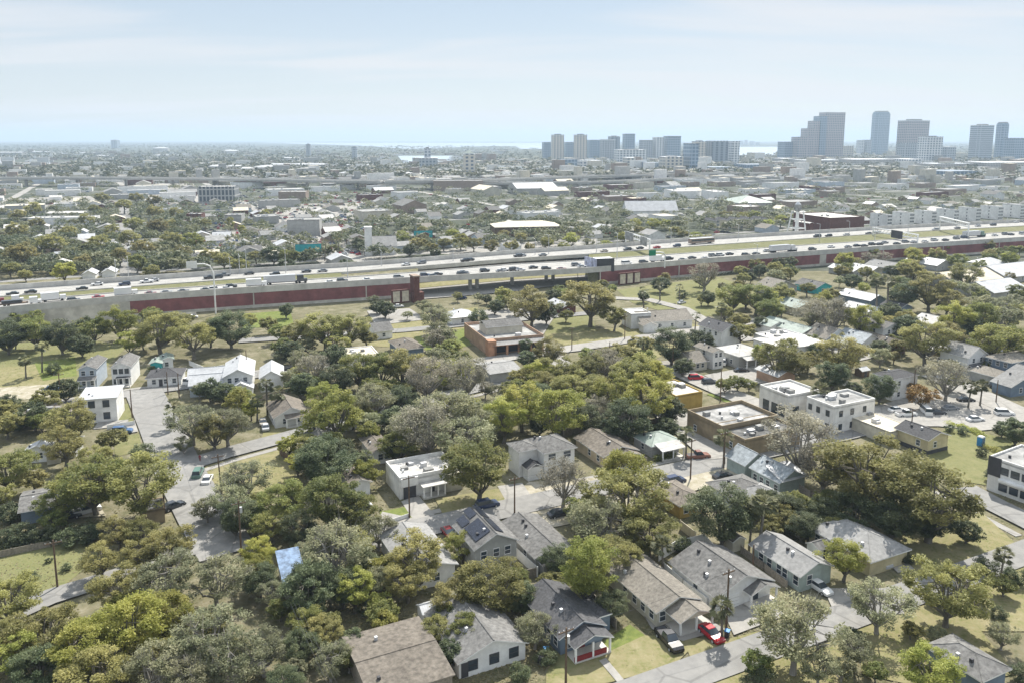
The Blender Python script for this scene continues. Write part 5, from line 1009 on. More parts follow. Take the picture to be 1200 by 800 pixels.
# fences
def fence(label, pts, h, m='trim', z=0.0, name='fence'):
    W = [G(*q) for q in pts]; r = empty(name, (*W[0], 0)); tag(r, label, 'fence'); o = W[0]; g = MB()
    for a, b in zip(W, W[1:]):
        d = (b - a) / np.linalg.norm(b - a); n = np.array([-d[1], d[0]]) * .04; c = [a - o - n, b - o - n, b - o + n, a - o + n]; g.hexa([(*q, .05) for q in c], [(*q, h) for q in c], m)
        L_ = np.linalg.norm(b - a); k = max(1, int(L_ / 2.4))
    g.obj('panel', r)
    for a, b in zip(W, W[1:]):
        L_ = np.linalg.norm(b - a); k = max(1, int(L_ / 2.6))
        for i in range(k + 1): q = a + (b - a) * i / k - o; MB().box(q[0] - .07, q[0] + .07, q[1] - .07, q[1] + .07, 0, h + .1, m).obj('post', r)
fence('white privacy fence behind the white garage house', [(772, 657), (792, 645), (825, 637), (838, 652)], 1.9); fence('tan wooden fence from the gold cottage to the dark tree', [(797, 620), (815, 634)], 1.8, 'flat_cream')
fence('white privacy fence along the grey houses side yard', [(604, 652), (630, 676)], 1.8); fence('grey fence at the back of the slate blue bungalow', [(592, 684), (628, 676)], 1.7, 'wood_grey'); fence('low white rail beside the drive of the white stucco house', [(459, 613), (480, 606)], .9)
fence('weathered plank fence along the dark workshop yard', [(398, 768), (422, 800)], 1.8, 'wood_grey'); fence('tall brown plank fence beside the blue grey gabled house', [(328, 532), (346, 552), (352, 546)], 2.0, 'wood'); fence('white board fence beside the many roofed pale house', [(222, 428), (242, 437), (262, 433)], 1.6)
fence('chain of white boards in front of the white cubic house', [(126, 503), (158, 498)], 1.2); fence('low white picket fence of the boxy white house', [(1030, 462), (1048, 455)], 1.2); fence('pale board fence beyond the palms at the corniced building', [(985, 450), (1010, 459)], 1.8)
fence('long pale fence at the foot of the plain motorway wall', [(-60, 394), (60, 388), (120, 382), (230, 372)], 2.2, 'panel_beige'); fence('low plank wall beside the tan stucco bungalow yard', [(742, 532), (758, 541)], 1.0, 'wood_grey')
# clipped hedge
p0, p1 = G(768, 541), G(790, 536); rng = np.random.default_rng(4); n = 2600; t = rng.random(n); W = p0[None] * (1 - t[:, None]) + p1[None] * t[:, None]; P = np.stack([W[:, 0] + rng.uniform(-.6, .6, n), W[:, 1] + rng.uniform(-.6, .6, n), rng.uniform(.1, 1.5, n)], 1)
v, tt = leaves_at(rng, P, .16, rng.random(n) * .7); tag(link('hedge', quads_mesh('hedge', v, 'leaf_green', tt)), 'clipped green box hedge before the pale green roofed bungalow', 'hedge')
def bush_bed(label, pts, n, h, m, size=.16, w=1.2):
    W = [G(*q) for q in pts]; rng = np.random.default_rng(int(abs(pts[0][0]))); A = []
    for _ in range(n): i = rng.integers(len(W) - 1); A.append(W[i] + (W[i + 1] - W[i]) * rng.random() + rng.uniform(-w, w, 2))
    A = np.array(A); k = np.sin(A[:, 0] * 1.7) * np.cos(A[:, 1] * 1.3) * .35 + .65
    v, tt = leaves_at(rng, np.concatenate([A, (rng.random(n) * h * k)[:, None]], 1), size, rng.random(n)); tag(link('shrub_bed', quads_mesh('shrub_bed', v, m, tt)), label, 'shrubs')
bush_bed('yellow green shrub bed between the lawn and the car park', [(1112, 497), (1135, 503), (1150, 510)], 2600, 1.3, 'leaf_lime'); bush_bed('low yellow shrubs behind the portable toilet', [(1155, 524), (1170, 530)], 1200, 1.2, 'leaf_lime'); bush_bed('weedy bright bushes beside the dark round trees', [(50, 440), (88, 430)], 1800, 1.3, 'leaf_green'); bush_bed('dark shrubs along the big lawn edge', [(0, 640), (60, 632), (125, 622)], 5200, 2.6, 'leaf_dark', .2, 1.8)
bush_bed('long dark shrubs under the maroon motorway wall', [(760, 333), (850, 322), (900, 316)], 3600, 1.8, 'leaf_dark', .3, 1.5); bush_bed('shrubs on the median in front of the far bridge', [(470, 318), (560, 312), (640, 306), (695, 302)], 6000, 6.5, 'leaf_dark', .45, 6); bush_bed('thick green thicket at the foot of the plain motorway wall', [(-40, 400), (40, 396), (120, 390)], 9000, 5.5, 'leaf_green', .3, 4)

# lot fences and garden sheds
for lb, pts, h, m in [('grey board fence between the slate blue bungalow and the beige one', [(722, 738), (700, 712), (684, 694)], 1.7, 'wood_grey'), ('white board fence between the beige bungalow and the white garage house', [(828, 712), (800, 690), (776, 668)], 1.7, 'trim'), ('wire post fence between the garage house and the pale green bungalow', [(922, 690), (895, 668), (868, 648)], 1.4, 'wood_grey'),
    ('brown board fence behind the shuttered white cottage', [(530, 770), (512, 752), (540, 735)], 1.7, 'wood'), ('plank fence behind the tan stucco bungalow', [(660, 512), (690, 503), (715, 498)], 1.7, 'wood_grey'), ('plank fence behind the pale green roofed bungalow', [(740, 503), (770, 497), (790, 492)], 1.7, 'wood'),
    ('white fence along the yellow house on the lawn', [(1048, 512), (1075, 524), (1090, 530)], 1.5, 'trim'), ('board fence behind the brown patched bungalow', [(300, 472), (330, 463), (352, 458)], 1.6, 'wood_grey'), ('board fence between the townhouses', [(116, 448), (118, 438), (124, 436)], 1.7, 'wood'), ('wire post fence around the big lawn', [(-10, 655), (60, 640), (130, 622)], 1.2, 'wood_grey'),
    ('dark fence along the drive of the many roofed pale house', [(318, 438), (345, 433), (372, 428)], 1.1, 'trim_dark'), ('plank fence beside the teal metal roofed house', [(930, 572), (950, 585), (965, 590)], 1.7, 'wood_grey')]: fence(lb, pts, h, m)
for i, (px, py, m, tp, lb) in enumerate([(706, 640, 'wall_white', 'metal_white', 'small white garden shed under the big olive oak'), (640, 668, 'wall_grey', 'shingle_dark', 'small grey garden shed behind the taupe roofed house'), (748, 672, 'wood_grey', 'metal_blue', 'wooden garden shed behind the beige bungalow'), (858, 640, 'wall_beige', 'shingle_tan', 'beige garden shed behind the white fence'), (505, 725, 'wall_white', 'metal_white', 'white garden shed behind the shuttered white cottage'),
    (425, 600, 'wall_slate', 'metal_white', 'slate garden shed by the white stucco house'), (730, 500, 'wood', 'shingle_brown', 'brown garden shed behind the tan stucco bungalow'), (395, 460, 'wall_white', 'metal_blue', 'white garden shed between the dark green trees'), (960, 650, 'wall_white', 'shingle_grey', 'white garden shed between the two long roofed houses'), (64, 540, 'wall_beige', 'shingle_brown', 'beige garden shed beside the white metal roofed cottage'), (1010, 440, 'wood', 'metal_white', 'brown garden shed beside the boxy white house'), (1066, 400, 'wall_white', 'flat_white', 'white garden shed under the rusty oak')]):
    p = G(px, py); r = empty('garden_shed', (*p, 0), GA + (i % 2) * 1.57); tag(r, lb, 'shed', 'garden sheds'); g = MB(); gable_walls(g, -1.6, 1.6, -1.3, 1.3, 2.1, .5, 'u', m); g.obj('wall', r); gable_roof(r, -1.6, 1.6, -1.3, 1.3, 2.1, .5, tp, 'u', .2); MB().box(-.5, .5, -1.36, -1.29, .1, 1.9, 'trim_dark').obj('door', r); SPOTS.append((p[0], p[1], 2.0))
# ------------------------------------------------------------------ trees
KIND = {  # crown centre height, crown half axes, clumps, clump radius, lowest direction, -, leaf factor
    'o': (.92, (1, 1, .66), 78, .185, -.75, 0, 1.0), 'g': (.92, (1, 1, .74), 86, .20, -.85, 0, 1.0), 'e': (.92, (1, 1, .68), 80, .19, -.75, 0, .6),
    'y': (.98, (1, 1, .80), 84, .20, -.85, 0, 1.0), 'd': (.92, (1, 1, .88), 115, .22, -1.0, 0, 1.1), 'r': (.95, (1, 1, .72), 78, .19, -.8, 0, .9),
    'b': (1.0, (1, 1, .74), 95, .21, -.7, 0, .34), 'c': (1.28, (.86, .86, 1.2), 110, .21, -1.0, 0, 1.0), 's': (.55, (1, 1, .72), 46, .28, -.95, 0, 1.1), 'a': (.95, (1, 1, .75), 80, .22, -.8, 0, .8)}
LEAF = {'o': 'leaf_olive', 'g': 'leaf_green', 'e': 'leaf_grey', 'y': 'leaf_lime', 'd': 'leaf_dark', 'r': 'leaf_rust', 'b': 'leaf_bare', 'c': 'leaf_lime', 's': 'leaf_dark', 'a': 'leaf_orange'}
LOD = {2: (240, .030), 1: (92, .056), 0: (24, .11)}
def tree_proto(kind, lod, seed):
    rng = np.random.default_rng(seed * 31 + ord(kind) + lod * 1000); zc, ax, nc, cr, cut, _, lf = KIND[kind]; ax = np.array(ax)
    nper, size = LOD[lod]; nper = max(4, int(nper * lf))
    lobes = ball(rng, 6); lobes[:, 2] = np.abs(lobes[:, 2]) * .7; lobes /= np.linalg.norm(lobes, axis=1)[:, None]; lr = rng.uniform(.62, 1.08, 6)
    C = []
    while len(C) < nc:
        d = ball(rng, 1)[0]
        if d[2] < cut or (d[2] < -.2 and rng.random() < .35): continue
        k = (lobes @ d); rad = .42 + .60 * np.max(np.where(k > .3, lr * k, .3)); rad *= rng.uniform(.42, 1.0) ** .55
        C.append(d * rad * ax)
    C = np.array(C); V, T = [], []
    for c in C:
        r = cr * .86 * rng.uniform(.55, 1.3); n = int(nper * rng.uniform(.6, 1.4) * (r / cr) ** 1.5) + 2
        p = ball(rng, n) * (rng.random(n)[:, None] ** .45) * np.array([1.1, 1.1, .62]) * r + c
        tb = rng.random() * .75
        v, t = leaves_at(rng, p, size, np.clip(tb + rng.uniform(-.15, .3, n), 0, 1)); V.append(v); T.append(t)
    V = np.concatenate(V); V[:, :, 2] += zc; T = np.concatenate(T)
    crown = quads_mesh('crown', V, LEAF[kind], T)
    g = MB(); m = 'bark_pale' if kind in 'be' else 'bark'; base = zc - ax[2] * .75; fork = max(.16, base * rng.uniform(.55, .85)); tr = .062 if kind != 's' else .03
    lean = rng.uniform(-.06, .06, 2); top = np.array([lean[0], lean[1], fork])
    g.tube([(0, 0, -.03), top * .5 + np.array([0, 0, 0]), top], [tr * 1.35, tr, tr * .9], m, 7 if lod else 4)
    nb = {2: 17, 1: 8, 0: 3}[lod]; pick = rng.permutation(nc)[:nb]
    for k in pick:
        e = C[k] * np.array([.93, .93, .85]) + np.array([0, 0, zc]); mid = top * .5 + e * .5 + np.array([0, 0, -.10 + .1 * rng.random()]) + rng.normal(size=3) * .04
        g.tube([top, mid, e], [tr * .62, tr * .36, tr * .1], m, 5 if lod else 3)
        if lod == 2:
            for _ in range(3 if kind in 'bre' else 2):
                q = C[rng.integers(nc)] * .95 + np.array([0, 0, zc]); s = mid * .45 + e * .55
                if np.linalg.norm(q - s) < .75: g.tube([s, (s + q) / 2 + rng.normal(size=3) * .03, q], [tr * .25, tr * .15, tr * .05], m, 4)
    if lod == 2 and kind in 'be':                     # bare twigs showing through
        for _ in range(260):
            c = C[pick[rng.integers(nb)]] + np.array([0, 0, zc]); d = (c - np.array([0, 0, zc * .6])); d /= np.linalg.norm(d); s = c - d * .12 + rng.normal(size=3) * .035
            g.tube([s, s + d * .22 + rng.normal(size=3) * .07], [.006, .002], m, 3)
    return g.mesh('trunk'), crown
def palm_proto(seed, lod, tall):
    rng = np.random.default_rng(seed + 77); g = MB(); h = tall
    b = rng.uniform(-.25, .25, 2); top = np.array([b[0], b[1], h]); g.tube([(0, 0, 0), top * .5 + np.array([b[0] * -.1, 0, 0]), top], [.13, .09, .10], 'bark', 6)
    V, T = [], []
    nf = 34 if lod else 18
    for k in range(nf):
        d = ball(rng, 1)[0]; d[2] = rng.uniform(-.55, .95); hz_ = math.sqrt(max(.05, 1 - d[2] ** 2)); aa = rng.uniform(0, 2 * math.pi); d = np.array([math.cos(aa) * hz_, math.sin(aa) * hz_, d[2]])
        st = top + np.array([0, 0, .1]); mid = st + d * .5; side = np.cross(d, (0, 0, 1)); side /= np.linalg.norm(side) + 1e-6; up = np.cross(side, d)
        tn = rng.random() * (.9 if d[2] > -.2 else .3)
        for j in range(7 if lod else 4):          # a fan of drooping blades
            f = (j / (6 if lod else 3) - .5) * 2.0; e = mid + (d * math.cos(f) + side * math.sin(f)) * rng.uniform(.42, .58) + np.array([0, 0, -.16]); w = up * .02 + np.cross(e - mid, up) * .16
            V.append(np.array([mid, (mid + e) / 2 + w, e, (mid + e) / 2 - w])); T.append(tn)
        w = side * .02; V.append(np.array([st - w, st + w, mid + w, mid - w])); T.append(.8)
    return g.mesh('trunk'), quads_mesh('crown', np.array(V), 'leaf_palm', np.array(T))
_P = {}
def proto(kind, lod, k):
    key = (kind, lod, k)
    if key not in _P: _P[key] = tree_proto(kind, lod, k) if kind != 'p' else palm_proto(k, lod, [2.5, 3.0, 3.5][k % 3])
    return _P[key]
NAMES = {'o': ('oak_tree', 'olive green oak', 'tree'), 'g': ('broadleaf_tree', 'mid green tree', 'tree'), 'e': ('mossy_tree', 'grey mossy tree', 'tree'), 'y': ('elm_tree', 'yellow green tree', 'tree'), 'd': ('evergreen_tree', 'dark green evergreen', 'tree'),
         'r': ('oak_tree', 'rusty brown oak', 'tree'), 'b': ('bare_tree', 'half bare grey tree', 'tree'), 'c': ('cypress_tree', 'tall pointed lime green tree', 'tree'), 's': ('shrub', 'round dark shrub', 'shrub'), 'a': ('maple_tree', 'orange leaved tree', 'tree'), 'p': ('palm_tree', 'cabbage palm', 'palm')}
GRP = {'tree': 'trees of the neighbourhood', 'shrub': 'shrubs in the gardens', 'palm': 'palms of the neighbourhood'}
PLURAL = lambda w: w[:-1] + 'ies' if w.endswith('y') else w + 's'
_tr = random.Random(5); TREES = []
def plant(kind, loc, R, rpx, label=None, sq=1.0, z=0.0):
    lod = 2 if rpx >= 21 else 1 if rpx >= 8.5 else 0; k = _tr.randrange({2: 3, 1: 3, 0: 2}[lod] if kind != 'p' else 3); tm, cm = proto(kind, lod, k)
    nm, look, cat = NAMES[kind]; r = empty(nm, (loc[0], loc[1], z), _tr.uniform(0, 6.28), R); r.scale = (R * _tr.uniform(.93, 1.07), R * _tr.uniform(.93, 1.07), R * sq)
    link('trunk', tm, r); link('crown', cm, r); TREES.append((loc[0], loc[1], R))
    px, py = PJ(loc[0], loc[1], z)
    if label: tag(r, label, cat, GRP[cat])
    else: later(r, look, PLURAL(look), px, py, cat, GRP[cat])
    return r
def tree_px(cx, cy, rpx, kind):
    rpx *= 1.2
    R = rpx / PPM(cx, cy); kz = KIND[kind][0] if kind != 'p' else 3.0
    if kind == 'p': R = min(R, 2.3)
    for _ in range(4):
        p = G(cx, cy, min(kz * R, 40)); d = p[1] * CP - (kz * R - CAM_H) * SP; R = rpx / FOC * d * (1 if kind != 'p' else .92)
    plant(kind, p, R, rpx)
TX = """
505 738 20 o|242 596 17 e|215 520 12 e|472 745 15 e|415 752 16 d|
110 562 40 g|165 566 42 o|72 588 24 g|12 602 15 s|27 622 14 s|52 628 14 s|80 630 14 s|106 626 14 s|10 628 13 s|138 622 21 r|166 624 21 r|164 649 22 r|117 655 23 r|198 642 28 o|190 677 38 e|252 676 36 e|8 702 32 o|48 742 38 o|150 733 42 y|196 722 34 y|98 758 38 y|12 768 32 y|45 785 28 d|108 790 38 o|178 782 38 e|240 744 42 e|272 778 40 e|228 796 34 e|57 656 4 s|78 664 6 s|32 679 11 s
335 586 28 g|385 588 36 g|418 602 26 g|318 612 22 g|350 620 22 d|392 642 42 e|362 690 32 d|402 688 24 d|318 692 19 e|415 690 26 y|430 713 11 s|492 652 32 o|478 678 27 o|542 640 21 y|466 664 18 o|570 688 36 o|534 700 26 o|592 668 20 o|546 737 21 g|520 745 16 s|308 762 30 e|335 800 22 d|600 698 18 o
612 702 19 d|627 736 24 e|652 655 19 d|640 770 12 s|690 668 33 c|717 708 18 d|736 583 44 o|700 610 36 e|762 622 30 o|728 648 27 o|778 632 13 p|846 604 36 d|892 590 18 p|848 706 15 p|660 562 29 b|732 556 36 y|800 640 12 s|880 600 13 p|610 790 14 s
1018 548 54 o|1092 582 52 o|938 512 42 b|968 545 32 b|1060 560 34 o|1000 600 24 d|1048 606 28 d|1092 612 22 d|990 654 25 y|932 738 52 e|1030 706 36 e|1112 690 44 o|1097 785 34 y|1174 650 12 p|1156 664 14 s|1190 676 14 s|1196 790 15 s|1064 655 9 s|905 590 16 d|960 600 18 d|890 796 18 s|1000 760 22 e|960 780 24 e
1190 505 17 d|1175 503 9 d|1166 556 12 s|1128 504 7 s|1112 502 6 s|1150 530 7 s|1192 540 10 s
8 394 20 d|40 386 22 g|72 394 20 d|28 418 8 p|47 411 8 p|110 386 16 g|138 378 20 y|152 400 15 y|186 384 29 o|226 394 25 o|246 388 18 o|270 385 22 d|95 404 14 d|75 456 15 d|62 432 9 s|5 476 14 d|40 486 17 d|20 496 12 s|85 492 30 r|75 520 25 r|10 548 28 g|246 456 14 d|262 460 13 d|281 470 17 y|294 478 13 y|202 470 10 p|225 492 28 e|266 494 28 e|250 505 22 o|165 531 14 s|270 582 26 e|286 560 30 e|276 606 22 d|300 588 16 o|180 433 6 s|300 466 9 p
335 364 9 d|345 390 18 o|380 385 25 o|410 384 22 o|395 402 15 o|430 396 12 o|451 362 11 d|511 371 20 e|560 372 12 s|365 430 19 b|352 452 16 d|312 455 10 p|325 455 10 p|395 446 20 d|420 430 26 g|446 432 22 g|470 430 25 o|500 440 28 b|545 440 28 b|440 466 26 e|395 486 31 y|378 541 31 d|526 480 40 e|500 500 36 b|545 510 34 e|480 496 28 e|470 520 22 g|560 500 26 e|523 447 8 y|590 490 26 y|560 546 42 g|430 552 17 y|464 526 14 d|430 530 10 p|600 460 14 o|410 470 14 e
615 405 9 d|618 420 11 d|640 412 20 o|652 432 22 o|610 442 16 o|612 472 30 y|652 482 34 y|690 430 22 o|675 452 26 o|711 425 21 b|740 436 30 o|765 442 24 y|720 462 27 y|756 466 30 y|735 492 26 d|786 480 16 d|783 500 13 d|753 405 8 p|787 405 22 d|800 430 11 d|805 502 11 p|850 506 12 p|850 450 11 g|865 447 11 g|878 450 8 g|825 400 13 d|868 388 15 o|690 492 20 d|720 502 11 s|895 414 14 y|640 450 18 o|700 460 20 o|815 395 9 d|770 505 10 d|705 515 8 s|700 478 18 b
622 357 26 r|692 350 31 o|720 370 17 o|640 366 14 d|860 346 20 g|886 346 22 g|904 362 18 g|830 349 9 d|774 331 7 p|755 338 7 p|797 335 6 p|827 317 7 p|825 322 18 b|590 345 12 o|580 360 9 d|845 362 8 p|815 367 7 p|800 345 7 s|655 340 8 s|665 345 8 s
912 420 25 r|930 426 20 r|985 415 29 r|960 451 12 p|976 440 18 d|1010 375 22 y|975 368 24 b|950 366 20 b|1031 455 18 d|1086 398 29 r|1110 390 18 r|1120 374 21 y|1110 440 26 b|1081 463 15 a|1070 455 10 a|1116 446 13 o|1137 450 9 p|1151 447 9 p|1168 398 30 g|1192 402 22 g|1150 372 22 g|1060 385 16 d|1180 372 16 e|1060 345 18 d|1090 340 24 r|1110 352 18 r|1030 335 10 p|1042 336 10 p|1070 318 15 o|1072 300 11 y|990 305 12 y|985 318 10 o|912 310 9 d|925 308 8 d|920 345 14 o|905 352 13 y|1000 330 10 d|1130 322 18 o|1150 356 16 e|1175 360 18 e|1140 340 12 e|1045 318 8 d|1160 298 9 o|1190 352 12 e|955 375 14 e|1125 392 10 d|1140 385 14 d|1000 455 9 d|1045 366 12 d|1060 372 12 o|960 352 9 r|975 345 10 o|890 318 8 d|1018 303 9 b|1035 302 9 b|1085 325 12 o
"""
for w in TX.replace('\n', '|').split('|'):
    if w.strip(): a = w.split(); tree_px(float(a[0]), float(a[1]), float(a[2]), a[3])
# past the motorway: the nearer crowns one by one
TF = """
20 270 16 r|45 262 12 r|60 285 18 r|25 297 20 r|12 315 13 o|30 322 10 o|75 318 17 y|98 305 12 r|115 285 16 r|140 300 14 r|150 280 15 r|168 290 15 r|160 308 14 g|178 318 12 o|130 270 12 r|185 265 14 r|200 280 15 r|225 282 14 y|215 295 13 r|245 300 14 r|262 305 14 o|280 310 13 o|300 300 11 o|320 298 14 d|340 300 14 g|335 312 12 d|240 262 9 r|270 262 7 c|283 270 6 c|100 258 11 r|80 272 13 o|155 262 13 o|20 252 11 r|40 245 12 r|110 245 10 o|180 248 12 r|205 250 10 r|145 240 12 o|120 232 10 o|160 232 10 o|180 235 11 r|200 262 9 r|312 250 8 o|412 315 12 d|425 318 10 d|440 320 9 d|404 310 8 d|380 288 7 p|395 286 7 p|420 286 10 d|470 278 11 y|490 285 12 o|505 290 10 o|520 285 11 o|540 282 12 y|555 285 12 o|575 288 12 r|600 288 11 r|480 293 10 d|510 297 7 d|495 270 9 o|530 275 10 y|660 292 12 y|640 285 10 y|620 290 9 r|690 285 10 e|710 288 9 y|670 280 11 y|730 278 9 y|680 270 9 o|700 300 9 d|685 303 8 d|665 303 8 d|645 300 8 d|745 262 9 y|765 262 9 y|780 262 8 y|800 275 9 o|815 278 9 y|830 280 8 o|790 270 8 o|900 262 8 y|915 258 9 y|870 255 9 y|850 252 9 o|885 252 8 y|930 255 8 o|1000 250 6 d|750 270 8 r|720 270 8 e|640 268 7 o|590 275 8 o|610 278 8 o
"""
for w in TF.replace('\n', '|').split('|'):
    if w.strip(): a = w.split(); tree_px(float(a[0]), float(a[1]), float(a[2]) * .82, a[3])
# gap fillers: garden trees between the houses, clear of roofs and streets
FILL = [((0, 380), (330, 372), (330, 412), (0, 420), 20, 'dgo', 12), ((330, 400), (640, 400), (640, 560), (330, 560), 50, 'oegdy', 19), ((640, 420), (800, 415), (790, 520), (650, 520), 24, 'oygeo', 18), ((860, 300), (1200, 288), (1200, 400), (860, 372), 70, 'oergyg', 11), ((820, 372), (1200, 400), (1200, 450), (830, 440), 34, 'roegdo', 14),
        ((0, 735), (150, 700), (330, 800), (0, 800), 18, 'oeygoy', 30), ((300, 620), (520, 620), (560, 800), (300, 800), 26, 'odegy', 25), ((540, 640), (720, 600), (780, 720), (620, 760), 16, 'ooge', 20), ((840, 580), (1150, 560), (1150, 640), (900, 640), 22, 'doego', 22), ((880, 740), (1200, 690), (1200, 800), (880, 800), 11, 'esog', 18), ((430, 345), (900, 330), (880, 380), (440, 385), 30, 'oegdr', 10), ((0, 470), (140, 500), (140, 620), (0, 640), 16, 'ogro', 19), ((230, 400), (480, 400), (480, 520), (230, 470), 16, 'oegd', 14), ((480, 400), (640, 400), (640, 470), (480, 470), 14, 'oebg', 16)]
OCC = np.array(SPOTS + ROADP)
KEEP = [(535, 372, 640, 414), (0, 640, 105, 700), (235, 395, 316, 447), (605, 505, 676, 560), (85, 412, 160, 500), (168, 424, 216, 452), (440, 535, 545, 600), (740, 358, 808, 388), (675, 505, 748, 545), (800, 465, 1030, 530), (870, 530, 945, 575), (305, 462, 362, 500), (165, 470, 215, 560), (1040, 485, 1200, 600), (810, 400, 900, 440), (875, 625, 985, 690), (405, 375, 500, 420), (640, 690, 860, 790), (5, 505, 62, 545), (780, 640, 910, 715), (525, 600, 665, 665), (1165, 420, 1200, 470), (1020, 425, 1085, 470), (10, 700, 130, 725), (560, 430, 610, 445)]
def clear_view(px, py, rp):
    cy_ = py - rp * .9
    return not any(x0 - rp * .6 < px < x1 + rp * .6 and y0 - rp * .4 < cy_ < y1 + rp * .5 for x0, y0, x1, y1 in KEEP)
for (x0, y0), (x1, y1), (x2, y2), (x3, y3), n, ks, rp in FILL:
    got = 0
    for _ in range(n * 14):
        if got >= n: break
        s, t = _tr.random(), _tr.random(); px = (x0 * (1 - s) + x1 * s) * (1 - t) + (x3 * (1 - s) + x2 * s) * t; py = (y0 * (1 - s) + y1 * s) * (1 - t) + (y3 * (1 - s) + y2 * s) * t
        p = G(px, py); R = rp * _tr.uniform(.7, 1.2) / PPM(px, py); ta = np.array(TREES)
        if np.any((OCC[:, 0] - p[0]) ** 2 + (OCC[:, 1] - p[1]) ** 2 < (OCC[:, 2] * .62 + R * .28) ** 2) or np.any((ta[:, 0] - p[0]) ** 2 + (ta[:, 1] - p[1]) ** 2 < ((ta[:, 2] + R) * .45) ** 2): continue
        if not clear_view(px, py, R * PPM(px, py)): continue
        if py > np.interp(px, [0, 150, 490, 700, 1200], [384, 372, 356, 338, 290]): plant(_tr.choice(ks), p, R, R * PPM(px, py)); got += 1
print('TREES', len(TREES), {k: sum(1 for o in COL.objects if o.name.startswith(k)) for k in ('oak_tree', 'broad', 'mossy', 'elm_tree', 'evergreen', 'bare', 'palm', 'shrub')})
# ------------------------------------------------------------------ downtown and the port
facade_mat('f_tan', (.58, .54, .47), (.10, .14, .18), 6.4, 9, .45, .5); facade_mat('f_white', (.68, .69, .69), (.12, .17, .22), 6.4, 9, .4, .4); facade_mat('f_blue', (.26, .34, .42), (.09, .15, .22), 7.6, 8, .35, .3, .25)
facade_mat('f_grey', (.40, .43, .46), (.09, .13, .17), 7, 8, .4, .4); facade_mat('f_pink', (.44, .40, .40), (.10, .14, .18), 7.6, 7, .35, .45); facade_mat('f_stripe', (.46, .50, .54), (.12, .17, .22), 6.0, 90, .5, .02); facade_mat('f_dark', (.24, .29, .34), (.06, .09, .13), 6, 14, .3, .5, .3)
facade_mat('f_low', (.48, .46, .43), (.09, .11, .13), 3.4, 4.0, .45, .45)
def tower(label, x0, x1, yt, yb, m, dep=30, ang=12, crown=None, cat='tower', name='tower', steps=()):
    xc = (x0 + x1) / 2; b = G(xc, yb); ppm = PPM(xc, yb); a = math.radians(ang); rel = a + math.atan2(b[0], b[1]); w = (x1 - x0) / ppm
    dep = min(dep, w * .85 / max(.25, abs(math.sin(rel)))); wid = max(w * .35, (w - dep * abs(math.sin(rel))) / max(.3, abs(math.cos(rel)))); h = max(6, (yb - yt) / ppm / .985)
    r = empty(name, (*b, 0), a); tag(r, label, cat, 'distant city towers'); hw, hd = wid / 2, dep / 2; hf = h
    if crown == 'round':
        pts = []
        for k in range(20): q = 2 * math.pi * k / 20; cx_, sy_ = math.cos(q), math.sin(q); pts.append((hw * math.copysign(abs(cx_) ** .55, cx_), hd * math.copysign(abs(sy_) ** .55, sy_)))
        MB().prism(pts, 0, h * .94, m).obj('shaft', r); MB().prism([(x * .9, y * .9) for x, y in pts], h * .94, h * .975, m).obj('setback', r); MB().prism([(x * .75, y * .75) for x, y in pts], h * .975, h, 'flat_grey').obj('roof_crown', r)
    elif crown == 'steps':
        n = len(steps)
        for i, (f0, f1, hh) in enumerate(steps): MB().box(-hw + wid * f0, -hw + wid * f1 - .3, -hd * (1 - .08 * (i % 3)), hd, 0, h * hh, m if i % 2 == 0 or i < 3 else 'f_blue', 'flat_grey').obj('section', r)
    else:
        top = h * (.96 if crown else 1.0); MB().box(-hw, hw, -hd, hd, 0, top, m, 'flat_grey').obj('shaft', r)
        MB().box(-hw - .4, hw + .4, -hd - .4, hd + .4, top + .01, top + min(2.5, h * .03), 'f_white' if m != 'f_blue' else 'f_dark').obj('cornice', r)
        if crown == 'pent': MB().box(-hw * .5, hw * .5, -hd * .5, hd * .5, top + .02, h + 1.5, 'flat_grey').obj('penthouse', r)
        if crown == 'pyr': MB().hexa([(-hw * .8, -hd * .8, top + 2.6), (hw * .8, -hd * .8, top + 2.6), (hw * .8, hd * .8, top + 2.6), (-hw * .8, hd * .8, top + 2.6)], [(-hw * .2, -hd * .2, h + 6), (hw * .2, -hd * .2, h + 6), (hw * .2, hd * .2, h + 6), (-hw * .2, hd * .2, h + 6)], 'metal_green').obj('pyramid_top', r)
    landmark(xc, yb, 'the ' + short_of(label)); return r
def short_of(l):
    w = l.split(); return ' '.join(w[:5]) if len(w) > 5 else l
T = tower
T('twin tan condominium tower with pale rounded top nearer the bay', 645.7, 660.7, 158.7, 190, 'f_tan', 26, 10, 'pent'); T('twin tan condominium tower beside the long blue blocks', 672, 687.5, 158.7, 190, 'f_tan', 26, 10, 'pent')
T('low blue condominium block at the bay end of the row', 635, 645.5, 168, 188, 'f_blue', 30, 10); T('blue block wedged between the twin tan towers', 661, 672, 168, 188, 'f_blue', 30, 10); T('blue glass block directly after the second tan tower', 687.5, 703, 165.5, 188, 'f_blue', 30, 12)
T('long grey blue condominium block of the middle row', 703, 721, 165, 189, 'f_grey', 30, 12); T('dark blue block with raised penthouse in the middle row', 712, 726, 160.5, 187, 'f_dark', 30, 12, 'pent'); T('tall slim blue tower of the middle row', 729, 743.5, 158.7, 187, 'f_blue', 28, 10)
T('broad white framed block with dark glass centre', 719, 757.5, 176, 193, 'f_white', 40, 10, 'pent'); T('grey blue condominium slab behind the white framed block', 748.5, 764, 165.5, 188, 'f_grey', 34, 12); T('pale condominium slab with stepped roof of the middle row', 764, 777.5, 162.5, 188, 'f_white', 34, 12); T('wide blue slab ending the middle row', 777, 797, 161.3, 188, 'f_blue', 36, 12)
